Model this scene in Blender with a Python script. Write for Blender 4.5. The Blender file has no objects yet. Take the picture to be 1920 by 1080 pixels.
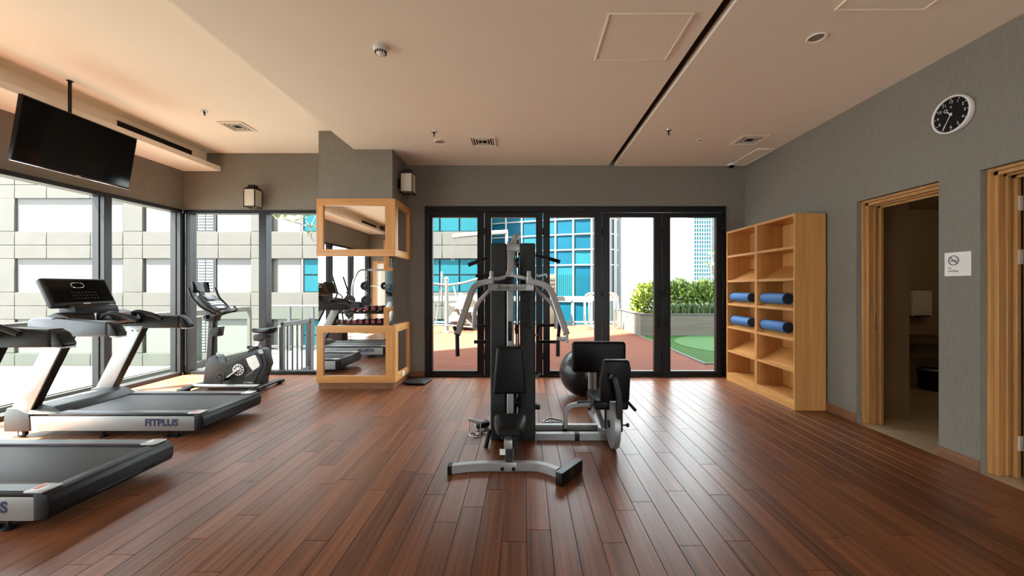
import bpy, bmesh, math, random
from mathutils import Vector, Matrix

# ------------------------------------------------------------------ scene, camera, light
SC = bpy.context.scene
COL = SC.collection
random.seed(7)
PI = math.pi
F, CX, CY, H = 740.0, 984.0, 538.0, 1.3      # focal length (px of 1920), vanishing point, eye height

cam = bpy.data.cameras.new('camera')
cam.sensor_width = 36.0
cam.lens = F / 1920 * 36.0
cam.shift_x = -24 / 1920
cam.shift_y = -2 / 1920
cam.clip_end = 400
cam_o = bpy.data.objects.new('camera', cam)
cam_o.location = (0, 0, H)
cam_o.rotation_euler = (PI / 2, 0, 0)
COL.objects.link(cam_o)
SC.camera = cam_o

SC.view_settings.view_transform = 'Standard'
SC.view_settings.look = 'None'
SC.view_settings.gamma = 1
SC.view_settings.use_curve_mapping = False
SC.view_settings.exposure = 3.9
SC.cycles.use_denoising = True
SC.cycles.max_bounces = 12
SC.cycles.diffuse_bounces = 7
SC.cycles.glossy_bounces = 5
SC.cycles.transmission_bounces = 8
SC.cycles.transparent_max_bounces = 24
SC.cycles.caustics_reflective = True
SC.cycles.blur_glossy = 0.6
SC.cycles.caustics_refractive = False
SC.cycles.sample_clamp_indirect = 6

world = bpy.data.worlds.new('hazy_sky')
SC.world = world
world.use_nodes = True
wb = world.node_tree.nodes['Background']
wb.inputs[0].default_value = (0.90, 0.95, 1.0, 1)
wb.inputs[1].default_value = 0.78

sun = bpy.data.lights.new('sun', 'SUN')
sun.energy = 7.5
sun.angle = math.radians(1.0)
sun.color = (1.0, 0.93, 0.82)
sun_o = bpy.data.objects.new('sun', sun)
sun_o.rotation_euler = Vector((0.43, 0.27, -1.0)).to_track_quat('-Z', 'Y').to_euler()
sun_o.location = (-6, -4, 12)
COL.objects.link(sun_o)

# ------------------------------------------------------------------ helpers
def P(x, y, Y):
    """world point that lies at depth Y on the sight line of photo pixel (x, y)"""
    return Vector(((x - CX) * Y / F, Y, H - (y - CY) * Y / F))

class MB:
    def __init__(s): s.bm = bmesh.new()
    def box(s, lo, hi, r=0.0, seg=2, M=None):
        lo, hi = Vector(lo), Vector(hi)
        c, d = (lo + hi) / 2, hi - lo
        vs = bmesh.ops.create_cube(s.bm, size=1)['verts']
        for v in vs:
            v.co = Vector((v.co.x * d.x, v.co.y * d.y, v.co.z * d.z)) + c
            if M is not None: v.co = M @ v.co
        if r > 0:
            es = list({e for v in vs for e in v.link_edges})
            bmesh.ops.bevel(s.bm, geom=es, offset=min(r, min(d) * .49), segments=seg, affect='EDGES', profile=.5)
        return s
    def rings(s, rings, closed=False, caps=True):
        R = [[s.bm.verts.new(p) for p in r] for r in rings]
        n = len(R[0])
        m = len(R)
        for i in range(m if closed else m - 1):
            a, b = R[i], R[(i + 1) % m]
            for j in range(n):
                s.bm.faces.new((a[j], a[(j + 1) % n], b[(j + 1) % n], b[j]))
        if caps and not closed:
            s.bm.faces.new(list(reversed(R[0])))
            s.bm.faces.new(R[-1])
        return s
    def sweep(s, pts, sec, closed=False, up=None):
        pts = [Vector(p) for p in pts]
        n = len(pts)
        out, nrm = [], None
        for i in range(n):
            if closed: t = pts[(i + 1) % n] - pts[i - 1]
            else: t = pts[min(i + 1, n - 1)] - pts[max(i - 1, 0)]
            t.normalize()
            if up is not None:
                nrm = Vector(up) - t * t.dot(Vector(up))
                if nrm.length < 1e-4: nrm = t.orthogonal()
            elif nrm is None:
                nrm = t.orthogonal()
            else:
                nrm = nrm - t * t.dot(nrm)
            nrm.normalize()
            b = t.cross(nrm)
            out.append([pts[i] + b * u + nrm * v for u, v in sec])
        return s.rings(out, closed)
    def tube(s, pts, r, n=10, closed=False):
        return s.sweep(pts, [(r * math.cos(2 * PI * k / n), r * math.sin(2 * PI * k / n)) for k in range(n)], closed)
    def bar(s, pts, w, h, up=(0, 0, 1), c=0.0, closed=False):
        """rectangular tube: w across, h along up"""
        w, h = w / 2, h / 2
        if c > 0:
            sec = [(-w + c, -h), (w - c, -h), (w, -h + c), (w, h - c), (w - c, h), (-w + c, h), (-w, h - c), (-w, -h + c)]
        else:
            sec = [(-w, -h), (w, -h), (w, h), (-w, h)]
        return s.sweep(pts, sec, closed, up)
    def lathe(s, prof, c, axis='Z', n=24):
        """prof [(radius, height)] turned about an axis through c; ends capped"""
        c = Vector(c)
        rings = []
        for r, h in prof:
            ring = []
            for k in range(n):
                a = 2 * PI * k / n
                u, v = r * math.cos(a), r * math.sin(a)
                ring.append(c + (Vector((u, v, h)) if axis == 'Z' else Vector((h, u, v)) if axis == 'X' else Vector((v, h, u))))
            rings.append(ring)
        return s.rings(rings)
    def prism(s, pts, axis, a0, a1, r=0.0, seg=2, M=None):
        """polygon (2-D) pushed out along an axis; X: pts are (y,z), Y: (x,z), Z: (x,y)"""
        def p3(p, a):
            v = Vector((a, p[0], p[1])) if axis == 'X' else Vector((p[0], a, p[1])) if axis == 'Y' else Vector((p[0], p[1], a))
            return M @ v if M is not None else v
        A = [s.bm.verts.new(p3(p, a0)) for p in pts]
        B = [s.bm.verts.new(p3(p, a1)) for p in pts]
        fs = [s.bm.faces.new(A), s.bm.faces.new(list(reversed(B)))]
        n = len(pts)
        for i in range(n):
            fs.append(s.bm.faces.new((A[i], B[i], B[(i + 1) % n], A[(i + 1) % n])))
        if r > 0:
            es = list({e for f in fs for e in f.edges})
            bmesh.ops.bevel(s.bm, geom=es, offset=r, segments=seg, affect='EDGES', profile=.5)
        return s
    def sphere(s, c, r, u=24, v=14, sc=(1, 1, 1)):
        vs = bmesh.ops.create_uvsphere(s.bm, u_segments=u, v_segments=v, radius=r)['verts']
        for q in vs: q.co = Vector((q.co.x * sc[0], q.co.y * sc[1], q.co.z * sc[2])) + Vector(c)
        return s
    def mesh(s, name, mat, smooth=True):
        bmesh.ops.recalc_face_normals(s.bm, faces=s.bm.faces[:])
        me = bpy.data.meshes.new(name)
        s.bm.to_mesh(me); s.bm.free()
        if mat is not None: me.materials.append(mat)
        if smooth and len(me.polygons):
            me.polygons.foreach_set('use_smooth', [True] * len(me.polygons))
            me.set_sharp_from_angle(angle=math.radians(38))
        return me
    def build(s, name, mat, parent=None, smooth=True):
        return link(name, s.mesh(name, mat, smooth), parent)

BASE = {}
def link(name, me, parent=None):
    o = bpy.data.objects.new(name, me)
    COL.objects.link(o)
    if parent is not None:
        o.parent = parent
        o.matrix_parent_inverse = Matrix.Translation(-world_loc(parent))
    return o
def world_loc(o):
    v = Vector(o.location)
    return v
def tag(o, label=None, cat=None, group=None, kind=None):
    if label: o['label'] = label
    if cat: o['category'] = cat
    if group: o['group'] = group
    if kind: o['kind'] = kind
    return o
def thing(name, label, cat, loc=(0, 0, 0), group=None):
    o = bpy.data.objects.new(name, None)
    o.location = loc; o.empty_display_size = .1
    COL.objects.link(o)
    return tag(o, label, cat, group)
def struct(name, loc=(0, 0, 0)):
    o = bpy.data.objects.new(name, None)
    o.location = loc; o.empty_display_size = .1
    COL.objects.link(o)
    o['kind'] = 'structure'
    return o
def copy_tree(o, parent=None):
    c = o.copy(); COL.objects.link(c)
    if parent is not None:
        inv = o.matrix_parent_inverse.copy()
        c.parent = parent
        c.matrix_parent_inverse = inv
    for ch in list(o.children): copy_tree(ch, c)
    return c
def fillet(pts, r, n=5):
    pts = [Vector(p) for p in pts]
    out = [pts[0]]
    for i in range(1, len(pts) - 1):
        a, b, c = pts[i - 1], pts[i], pts[i + 1]
        d = min(r, (a - b).length * .48, (c - b).length * .48)
        p0, p1 = b + (a - b).normalized() * d, b + (c - b).normalized() * d
        for k in range(n + 1):
            t = k / n
            out.append(p0 * (1 - t) ** 2 + b * 2 * t * (1 - t) + p1 * t * t)
    return out + [pts[-1]]
def text(name, body, size, loc, xa, ya, mat, parent=None, depth=.001, shear=0, ax='CENTER', offset=0):
    cu = bpy.data.curves.new(name, 'FONT')
    cu.body = body; cu.size = size; cu.extrude = depth; cu.shear = shear
    cu.align_x = ax; cu.align_y = 'CENTER'; cu.offset = offset
    cu.resolution_u = 3
    tmp = bpy.data.objects.new('tmp', cu)
    COL.objects.link(tmp)
    bpy.context.view_layer.update()
    me = bpy.data.meshes.new_from_object(tmp.evaluated_get(bpy.context.evaluated_depsgraph_get()))
    bpy.data.objects.remove(tmp); bpy.data.curves.remove(cu)
    xa, ya = Vector(xa), Vector(ya)
    za = xa.cross(ya)
    M = Matrix((xa, ya, za)).transposed().to_4x4()
    M.translation = Vector(loc)
    me.transform(M)
    me.materials.clear(); me.materials.append(mat)
    me.name = name
    return link(name, me, parent)

# ------------------------------------------------------------------ materials
def newmat(name):
    m = bpy.data.materials.new(name)
    m.use_nodes = True
    return m, m.node_tree.nodes, m.node_tree.links, m.node_tree.nodes['Principled BSDF']
def mat(name, col, rough=.5, metal=0.0, spec=.5, noise=0.0, scale=20, bump=0.0, coat=0.0, aniso=None):
    m, N, L, b = newmat(name)
    b.inputs['Base Color'].default_value = (*col, 1)
    b.inputs['Roughness'].default_value = rough
    b.inputs['Metallic'].default_value = metal
    b.inputs['Specular IOR Level'].default_value = spec
    b.inputs['Coat Weight'].default_value = coat
    b.inputs['Coat Roughness'].default_value = .1
    if noise or bump:
        tc = N.new('ShaderNodeTexCoord')
        nz = N.new('ShaderNodeTexNoise')
        nz.inputs['Scale'].default_value = scale
        nz.inputs['Detail'].default_value = 4
        L.new(tc.outputs['Object'], nz.inputs['Vector'])
        if noise:
            mx = N.new('ShaderNodeMix'); mx.data_type = 'RGBA'
            mx.inputs['A'].default_value = (*[c * (1 - noise) for c in col], 1)
            mx.inputs['B'].default_value = (*[min(1, c * (1 + noise)) for c in col], 1)
            L.new(nz.outputs['Fac'], mx.inputs['Factor'])
            L.new(mx.outputs['Result'], b.inputs['Base Color'])
        if bump:
            bp = N.new('ShaderNodeBump')
            bp.inputs['Strength'].default_value = bump
            bp.inputs['Distance'].default_value = .002
            L.new(nz.outputs['Fac'], bp.inputs['Height'])
            L.new(bp.outputs['Normal'], b.inputs['Normal'])
    return m
def wallpaper(name, col):
    """woven cloth paper: crossing threads of uneven tone"""
    m, N, L, b = newmat(name)
    tc = N.new('ShaderNodeTexCoord')
    outs = []
    for sc in ((11, 11, 330), (190, 190, 9)):
        mp = N.new('ShaderNodeMapping'); mp.inputs['Scale'].default_value = sc
        nz = N.new('ShaderNodeTexNoise'); nz.inputs['Scale'].default_value = 1; nz.inputs['Detail'].default_value = 3
        L.new(tc.outputs['Object'], mp.inputs['Vector']); L.new(mp.outputs['Vector'], nz.inputs['Vector'])
        outs.append(nz.outputs['Fac'])
    ad = N.new('ShaderNodeMath'); ad.operation = 'ADD'
    L.new(outs[0], ad.inputs[0]); L.new(outs[1], ad.inputs[1])
    rp = N.new('ShaderNodeMapRange')
    rp.inputs['From Min'].default_value = .65; rp.inputs['From Max'].default_value = 1.35
    L.new(ad.outputs[0], rp.inputs['Value'])
    mx = N.new('ShaderNodeMix'); mx.data_type = 'RGBA'
    mx.inputs['A'].default_value = (*[c * .84 for c in col], 1)
    mx.inputs['B'].default_value = (*[c * 1.16 for c in col], 1)
    L.new(rp.outputs['Result'], mx.inputs['Factor'])
    L.new(mx.outputs['Result'], b.inputs['Base Color'])
    bp = N.new('ShaderNodeBump'); bp.inputs['Strength'].default_value = .25; bp.inputs['Distance'].default_value = .001
    L.new(ad.outputs[0], bp.inputs['Height']); L.new(bp.outputs['Normal'], b.inputs['Normal'])
    b.inputs['Roughness'].default_value = .8
    b.inputs['Specular IOR Level'].default_value = .25
    return m
def wood(name, dark, light, scale=(1, 1, 1), rough=.35, axis='Z', random_src=None, lo=.25, hi=.8, coat=0, bump=.06, spec=.5):
    """streaky grain running along an axis; random_src shifts it from piece to piece"""
    m, N, L, b = newmat(name)
    tc = N.new('ShaderNodeTexCoord')
    s = {'X': (.9, 22, 22), 'Y': (22, .9, 22), 'Z': (22, 22, .9)}[axis]
    mp = N.new('ShaderNodeMapping'); mp.inputs['Scale'].default_value = tuple(a * c for a, c in zip(s, scale))
    L.new(tc.outputs['Object'], mp.inputs['Vector'])
    nz = N.new('ShaderNodeTexNoise'); nz.noise_dimensions = '4D'
    nz.inputs['Scale'].default_value = 1; nz.inputs['Detail'].default_value = 6; nz.inputs['Roughness'].default_value = .62
    nz.inputs['Distortion'].default_value = .5
    L.new(mp.outputs['Vector'], nz.inputs['Vector'])
    rp = N.new('ShaderNodeMapRange')
    rp.inputs['From Min'].default_value = lo; rp.inputs['From Max'].default_value = hi
    L.new(nz.outputs['Fac'], rp.inputs['Value'])
    fac = rp.outputs['Result']
    if random_src:
        if random_src == 'object':
            oi = N.new('ShaderNodeObjectInfo'); rnd = oi.outputs['Random']
        else:
            at = N.new('ShaderNodeAttribute'); at.attribute_name = 'rnd'; rnd = at.outputs['Fac']
        ml = N.new('ShaderNodeMath'); ml.operation = 'MULTIPLY'; ml.inputs[1].default_value = 40
        L.new(rnd, ml.inputs[0]); L.new(ml.outputs[0], nz.inputs['W'])
        sh = N.new('ShaderNodeMath'); sh.operation = 'MULTIPLY_ADD'
        sh.inputs[1].default_value = .34; sh.inputs[2].default_value = -.17
        L.new(rnd, sh.inputs[0])
        ad = N.new('ShaderNodeMath'); ad.operation = 'ADD'; ad.use_clamp = True
        L.new(fac, ad.inputs[0]); L.new(sh.outputs[0], ad.inputs[1])
        fac = ad.outputs[0]
    mx = N.new('ShaderNodeMix'); mx.data_type = 'RGBA'
    mx.inputs['A'].default_value = (*dark, 1); mx.inputs['B'].default_value = (*light, 1)
    L.new(fac, mx.inputs['Factor'])
    L.new(mx.outputs['Result'], b.inputs['Base Color'])
    b.inputs['Roughness'].default_value = rough
    b.inputs['Coat Weight'].default_value = coat
    b.inputs['Coat Roughness'].default_value = .18
    b.inputs['Specular IOR Level'].default_value = spec
    bp = N.new('ShaderNodeBump'); bp.inputs['Strength'].default_value = bump; bp.inputs['Distance'].default_value = .002
    L.new(nz.outputs['Fac'], bp.inputs['Height']); L.new(bp.outputs['Normal'], b.inputs['Normal'])
    return m
def thin_glass(name, tint=(1, 1, 1), refl=1.0, rough=0.0):
    m = bpy.data.materials.new(name); m.use_nodes = True
    N, L = m.node_tree.nodes, m.node_tree.links
    N.remove(N['Principled BSDF'])
    t = N.new('ShaderNodeBsdfTransparent'); t.inputs[0].default_value = (*tint, 1)
    g = N.new('ShaderNodeBsdfGlossy'); g.inputs['Roughness'].default_value = rough
    g.inputs['Color'].default_value = (refl, refl, refl, 1)
    lw = N.new('ShaderNodeLayerWeight'); lw.inputs['Blend'].default_value = .5
    pw = N.new('ShaderNodeMath'); pw.operation = 'POWER'; pw.inputs[1].default_value = 5
    L.new(lw.outputs['Facing'], pw.inputs[0])
    fr = N.new('ShaderNodeMath'); fr.operation = 'MULTIPLY_ADD'; fr.inputs[1].default_value = .12; fr.inputs[2].default_value = .0
    L.new(pw.outputs[0], fr.inputs[0])
    mx = N.new('ShaderNodeMixShader')
    L.new(fr.outputs[0], mx.inputs[0]); L.new(t.outputs[0], mx.inputs[1]); L.new(g.outputs[0], mx.inputs[2])
    L.new(mx.outputs[0], N['Material Output'].inputs[0])
    return m

M = {}
M['paper'] = wallpaper('woven_wallpaper', (.215, .195, .162))
M['ceil'] = mat('ceiling_paint', (.91, .825, .70), .9, spec=.15, noise=.02, scale=3)
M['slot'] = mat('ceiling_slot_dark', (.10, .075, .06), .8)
M['plank'] = wood('floor_plank', (.044, .0142, .0064), (.285, .097, .037), scale=(2.2, .8, 1), rough=.36, axis='Y', random_src='object', coat=0, spec=.40)
M['plank_far'] = wood('floor_plank_joined', (.044, .0142, .0064), (.285, .097, .037), scale=(2.2, .8, 1), rough=.36, axis='Y', random_src='attr', coat=0, spec=.40)
M['subfloor'] = mat('subfloor', (.02, .009, .006), .9)
M['base'] = wood('skirting_wood', (.16, .065, .03), (.30, .135, .065), rough=.4, axis='Y')
M['honey'] = wood('honey_oak', (.46, .20, .056), (.72, .37, .115), scale=(1.2, 1.2, 1), rough=.38, axis='Z')
M['honey_h'] = wood('honey_oak_flat', (.46, .20, .056), (.72, .37, .115), scale=(1.2, 1.2, 1), rough=.38, axis='X')
M['honey_y'] = wood('honey_oak_long', (.46, .20, .056), (.72, .37, .115), scale=(1.2, 1.2, 1), rough=.38, axis='Y')
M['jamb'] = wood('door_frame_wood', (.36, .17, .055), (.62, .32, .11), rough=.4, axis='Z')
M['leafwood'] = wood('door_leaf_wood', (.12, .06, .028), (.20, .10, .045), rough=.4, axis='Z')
M['frame'] = mat('dark_aluminium', (.0055, .0055, .006), .42, spec=.3)
M['glass'] = thin_glass('window_glass', (.97, .99, .98))
M['rail_glass'] = thin_glass('railing_glass', (.92, .97, .945))
M['mirror'] = mat('mirror_silver', (.86, .87, .86), .003, 1.0)
M['silver'] = mat('silver_paint', (.30, .30, .297), .40, .35, noise=.05, scale=60)
M['silver_l'] = mat('pale_silver_panel', (.36, .36, .35), .38, .45, noise=.04, scale=30)
M['chrome'] = mat('chrome', (.78, .78, .78), .12, 1.0)
M['steel'] = mat('brushed_steel', (.6, .6, .6), .25, 1.0)
M['vinyl'] = mat('black_vinyl', (.004, .004, .0042), .5, spec=.22, bump=.15, scale=300)
M['rubber'] = mat('black_rubber', (.005, .005, .0053), .65, spec=.25)
M['plastic'] = mat('black_plastic', (.0055, .0055, .006), .42, spec=.25)
M['dgrey'] = mat('dark_grey_plastic', (.017, .0175, .019), .45, spec=.3)
M['shroud'] = mat('charcoal_shroud', (.021, .022, .021), .55, spec=.25, bump=.1, scale=400)
M['bluegrey'] = mat('blue_grey_plastic_and_sheen', (.075, .085, .105), .38)  # own colour of plastics; also paints sky reflection on rail and foot bar
M['belt'] = mat('running_belt', (.022, .023, .0235), .55, spec=.35, noise=.15, scale=200, bump=.2)
M['screen'] = mat('black_screen', (.002, .002, .0022), .10, spec=.2)
M['red'] = mat('dark_red_stripe', (.10, .012, .025), .4)
M['label_red'] = mat('red_label', (.55, .08, .06), .5)
M['navy'] = mat('navy_print', (.010, .008, .06), .5)
M['black'] = mat('black_print', (.004, .004, .004), .6, spec=.2)
M['white'] = mat('white_plastic', (.78, .76, .72), .5)
M['whitep'] = mat('white_print', (.75, .75, .75), .6)
M['bluemat'] = mat('blue_foam_mat', (.05, .17, .42), .62, noise=.12, scale=120, bump=.25)
M['matend'] = mat('mat_roll_end', (.012, .014, .02), .8)
M['ball'] = mat('black_ball_rubber', (.005, .005, .0052), .28, spec=.4)
M['lampframe'] = mat('bronze_lantern', (.012, .0075, .0055), .5, spec=.25)
M['lampglass'] = mat('frosted_glass', (.60, .56, .46), .5)
M['tile'] = mat('beige_tile', (.48, .38, .25), .3, noise=.06, scale=4)
M['washwall'] = mat('washroom_wall', (.36, .28, .18), .7, noise=.05, scale=6)
M['brown'] = mat('brown_stone', (.13, .08, .05), .4, noise=.2, scale=10)

# ================================================================== ROOM SHELL
XL, XR, YB, YBL, YR = -5.07, 3.18, 5.70, 5.87, -2.85     # left, right, back, back of the window bay, rear
ZC, ZU, ZR, WT = 3.055, 3.29, 3.045, 2.44                # ceilings (low, high, right), window head
XS = -2.18                                               # step between the two ceilings

# ---- floor of staggered planks
floor = struct('floor')
MB().box((XL - .12, YR - .1, -.14), (XR + .0, YBL + .08, -.012)).build('subfloor', M['subfloor'], floor)
PW, PL, G = .127, 1.08, .0012
far = MB(); far_rnd = []
plank_mesh = {}
nrow = int((XR - XL) / PW) + 1
n_pl = 0
for i in range(nrow):
    x0 = XL + i * PW
    x1 = min(x0 + PW, XR)
    if x1 - x0 < .02: continue
    y = YR - random.random() * PL
    yend = YBL if x0 < -2.6 else YB + .03
    while y < yend:
        a, b = max(y, YR), min(y + PL, yend)
        y += PL
        if b - a < .04: continue
        seen = b > 1.7 and any(0 <= CX + F * xx / max(yy, .05) <= 1920 for xx in (x0, x1) for yy in (max(a, 1.75), b))
        if seen:
            w, l = round(x1 - x0, 3), round(b - a, 3)
            key = (w, l)
            if key not in plank_mesh:
                mb = MB(); mb.box((-w / 2 + G, -l / 2 + G, -.012), (w / 2 - G, l / 2 - G, 0), r=.0012, seg=1)
                plank_mesh[key] = mb.mesh('plank', M['plank'], smooth=False)
            o = link('plank', plank_mesh[key], floor)
            o.location = ((x0 + x1) / 2, (a + b) / 2, -random.random() * .0006)
            n_pl += 1
        else:
            nf = len(far.bm.faces)
            far.box((x0 + G, a + G, -.012), (x1 - G, b - G, 0))
            far_rnd += [random.random()] * 6
me = far.mesh('plank_rest', M['plank_far'], smooth=False)
at = me.attributes.new('rnd', 'FLOAT', 'FACE')
at.data.foreach_set('value', far_rnd[:len(me.polygons)])
o = link('plank_rest', me, floor); o['kind'] = 'stuff'

# ---- ceilings
ceil = struct('ceiling')
MB().box((XS, YR - .1, ZC), (1.215, YB + .1, ZC + .42)).build('ceiling_panel', M['ceil'], ceil)
MB().box((1.292, YR - .1, ZR), (XR + .02, YB + .1, ZC + .42)).build('ceiling_panel', M['ceil'], ceil)
MB().box((1.205, YR - .1, ZC + .16), (1.30, YB + .1, ZC + .42)).build('slot_top', M['slot'], ceil)
MB().box((1.2155, YR, ZC + .012), (1.2165, YB, ZC + .17)).build('slot_side', M['slot'], ceil)
MB().box((1.2905, YR, ZC + .045), (1.2915, YB, ZC + .17)).build('slot_side', M['slot'], ceil)
MB().box((XL - .12, YR - .1, ZU), (XS, YBL + .1, ZU + .19)).build('ceiling_panel', M['ceil'], ceil)
# storeys above (their shadow falls across the deck)
MB().box((XL - .14, YR - .1, 3.478), (XR + 3.2, YBL + .12, 24.0)).build('upper_storeys', M['ceil'], ceil)
# bulkhead along the window wall: box with a ledge under it
bh = struct('trim_1')
MB().box((XL, YR, 3.09), (-4.73, YBL, ZU)).build('bulkhead', M['ceil'], bh)
MB().box((XL, YR, 3.02), (-4.52, YBL, 3.09), r=.004, seg=1).build('bulkhead_ledge', M['ceil'], bh)

# ---- walls
def wall(name, boxes, m=None):
    mb = MB()
    for lo, hi in boxes: mb.box(lo, hi)
    o = mb.build(name, m or M['paper'], None, smooth=False)
    o['kind'] = 'structure'
    return o
wall('wall_left', [((XL - .14, YR - .1, WT), (XL, YBL + .1, 3.40))])
wall('wall_back', [((XL, YBL, WT), (-1.7, YBL + .12, 3.40)),
                   ((-1.72, YB, 0), (-1.44, YB + .12, 3.40)), ((2.892, YB, 0), (XR + .17, YB + .12, 3.40)),
                   ((-1.44, YB, 2.462), (2.892, YB + .12, 3.40))])
D1 = (3.032, 3.783); D2 = (1.93, 2.756); DZ = 2.115
wall('wall_right', [((XR, YR - .1, 0), (XR + .15, D2[0], 3.40)), ((XR, D2[1], 0), (XR + .15, D1[0], 3.40)),
                    ((XR, D1[1], 0), (XR + .15, YB, 3.40)), ((XR, D2[0], DZ), (XR + .15, D2[1], 3.40)),
                    ((XR, D1[0], DZ), (XR + .15, D1[1], 3.40))])
wall('wall_rear', [((XL - .14, YR - .12, 0), (-4.88, YR, 3.40)), ((-3.95, YR - .12, 0), (1.1, YR, 3.40)), ((2.9, YR - .12, 0), (XR + .15, YR, 3.40)), ((1.1, YR - .12, WT), (2.9, YR, 3.40)),
                   ((-4.88, YR - .12, 2.1), (-3.95, YR, 3.40))])
# columns
wall('wall_column', [((-2.63, 5.035, 0), (-1.69, YBL + .1, 3.30))])
wall('wall_column', [((-3.38, -.25, 0), (-2.43, .5, 3.30))])

# ---- skirting boards
def base(name, lo, hi):
    o = MB().box(lo, hi, r=.004, seg=1).build(name, M['base']); o['kind'] = 'structure'; return o
base('baseboard_right', (XR - .014, D1[1], 0), (XR - .0005, YB, .085))
base('baseboard_right', (XR - .014, D2[1], 0), (XR - .0005, D1[0], .085))
base('baseboard_right', (XR - .014, YR, 0), (XR - .0005, D2[0], .085))
base('baseboard_back', (-1.64, YB - .014, 0), (-1.44, YB - .0005, .085))
base('baseboard_back', (2.892, YB - .014, 0), (XR - .015, YB - .0005, .085))
base('baseboard_rear', (-3.85, YR + .0005, 0), (1.1, YR + .014, .085))

# ---- left window wall
def window_wall_x(name, X0, X1, ys, z0, z1):
    """glazed wall in a plane of constant X: frame, mullions, panes"""
    w = struct(name, (X1, ys[0], 0))
    MB().box((X0, ys[0], z1 - .05), (X1 + .02, ys[-1], z1), r=.003, seg=1).build('head_frame', M['frame'], w)
    MB().box((X0, ys[0], z0), (X1 + .02, ys[-1], z0 + .05), r=.003, seg=1).build('sill_frame', M['frame'], w)
    for y in ys:
        mb = MB()
        mb.box((X0, y - .045, z0 + .05), (X1 + .02, y + .045, z1 - .05), r=.003, seg=1)
        mb.box((X0 + .02, y - .055, z0 + .05), (X1 - .04, y + .055, z1 - .05))
        mb.build('mullion', M['frame'], w)
    for a, b in zip(ys[:-1], ys[1:]):
        MB().box((X1 - .07, a + .05, z0 + .05), (X1 - .06, b - .05, z1 - .05)).build('pane', M['glass'], w)
    return w
window_wall_x('window_1', XL - .13, XL, [-2.80, -1.565, -.295, .975, 2.245, 3.515, 4.785, 5.83], 0, WT)
w = struct('window_2', (-3.8, YBL, 0))
MB().box((XL, YBL - .02, WT - .05), (-2.63, YBL + .11, WT), r=.003, seg=1).build('head_frame', M['frame'], w)
MB().box((XL, YBL - .02, 0), (-2.63, YBL + .11, .05), r=.003, seg=1).build('sill_frame', M['frame'], w)
for a, b in ((-5.03, -4.97), (-3.945, -3.835), (-2.73, -2.635)):
    MB().box((a, YBL - .02, .05), (b, YBL + .11, WT - .05), r=.003, seg=1).build('mullion', M['frame'], w)
for a, b in ((-4.97, -3.945), (-3.835, -2.73)):
    MB().box((a, YBL + .05, .05), (b, YBL + .06, WT - .05)).build('pane', M['glass'], w)

w = struct('window_added_rear', (.3, YR, 0))  # unseen rear window, added to bring more daylight into the room
MB().box((1.1, YR - .11, WT - .05), (2.9, YR + .01, WT), r=.003, seg=1).build('head_frame', M['frame'], w)
MB().box((1.1, YR - .11, 0), (2.9, YR + .01, .05), r=.003, seg=1).build('sill_frame', M['frame'], w)
for k in range(2):
    x = 1.15 + k * 1.7
    MB().box((x - .05, YR - .11, .05), (x + .05, YR + .01, WT - .05), r=.003, seg=1).build('mullion', M['frame'], w)
    if k < 1: MB().box((x + .05, YR - .06, .05), (x + 1.65, YR - .05, WT - .05)).build('pane', M['glass'], w)

# ---- folding glass doors
d = struct('door_1', (.73, YB, 0))
X0, X1 = -1.438, 2.892
MB().box((X0, YB - .03, 2.375), (X1, YB + .09, 2.462), r=.004, seg=1).build('door_head', M['frame'], d)
MB().box((X0, YB - .02, 0), (X1, YB + .09, .03), r=.004, seg=1).build('threshold', M['frame'], d)
for a, b in ((X0, X0 + .045), (X1 - .045, X1)):
    MB().box((a, YB - .03, .03), (b, YB + .09, 2.375), r=.004, seg=1).build('door_jamb', M['frame'], d)
cuts = [X0 + .047, (908 - CX) / 130, (1018 - CX) / 130, (1129 - CX) / 130, (1242 - CX) / 130, X1 - .047]
panes = [(811, 895), (921, 1005), (1031, 1115), (1143, 1227), (1257, 1343)]
for k in range(5):
    a, b = cuts[k] + .004, cuts[k + 1] - .004
    pa, pb = (panes[k][0] - CX) / 130, (panes[k][1] - CX) / 130
    y0, y1 = YB + .0, YB + .06
    mb = MB()
    mb.box((a, y0, .033), (pa, y1, 2.37), r=.004, seg=1)
    mb.box((pb, y0, .033), (b, y1, 2.37), r=.004, seg=1)
    mb.box((pa, y0, .033), (pb, y1, .085))
    mb.box((pa, y0, 2.305), (pb, y1, 2.37))
    mb.box((pa - .012, y0 - .012, .07), (pa, y0, 2.32))
    mb.box((pb, y0 - .012, .07), (pb + .012, y0, 2.32))
    lf = mb.build('door_leaf', M['frame'], d)
    MB().box((pa, y0 + .025, .085), (pb, y0 + .033, 2.305)).build('pane', M['glass'], lf)
    if k in (3, 4):
        hx = a + .05 if k == 4 else b - .05
        MB().box((hx - .012, y0 - .035, .72), (hx + .012, y0 - .004, .86), r=.005).build('pull_handle', M['plastic'], lf)
        MB().box((hx - .009, y0 - .022, 1.16), (hx + .009, y0 - .004, 1.26), r=.004).build('latch', M['plastic'], lf)
    if k < 4:
        mb = MB()
        for z in (.3, 1.2, 2.1): mb.lathe([(.009, -.05), (.009, .05)], (b + .004, y0 - .006, z), 'Z', 8)
        mb.build('hinge_knuckle', M['plastic'], lf)

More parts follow.
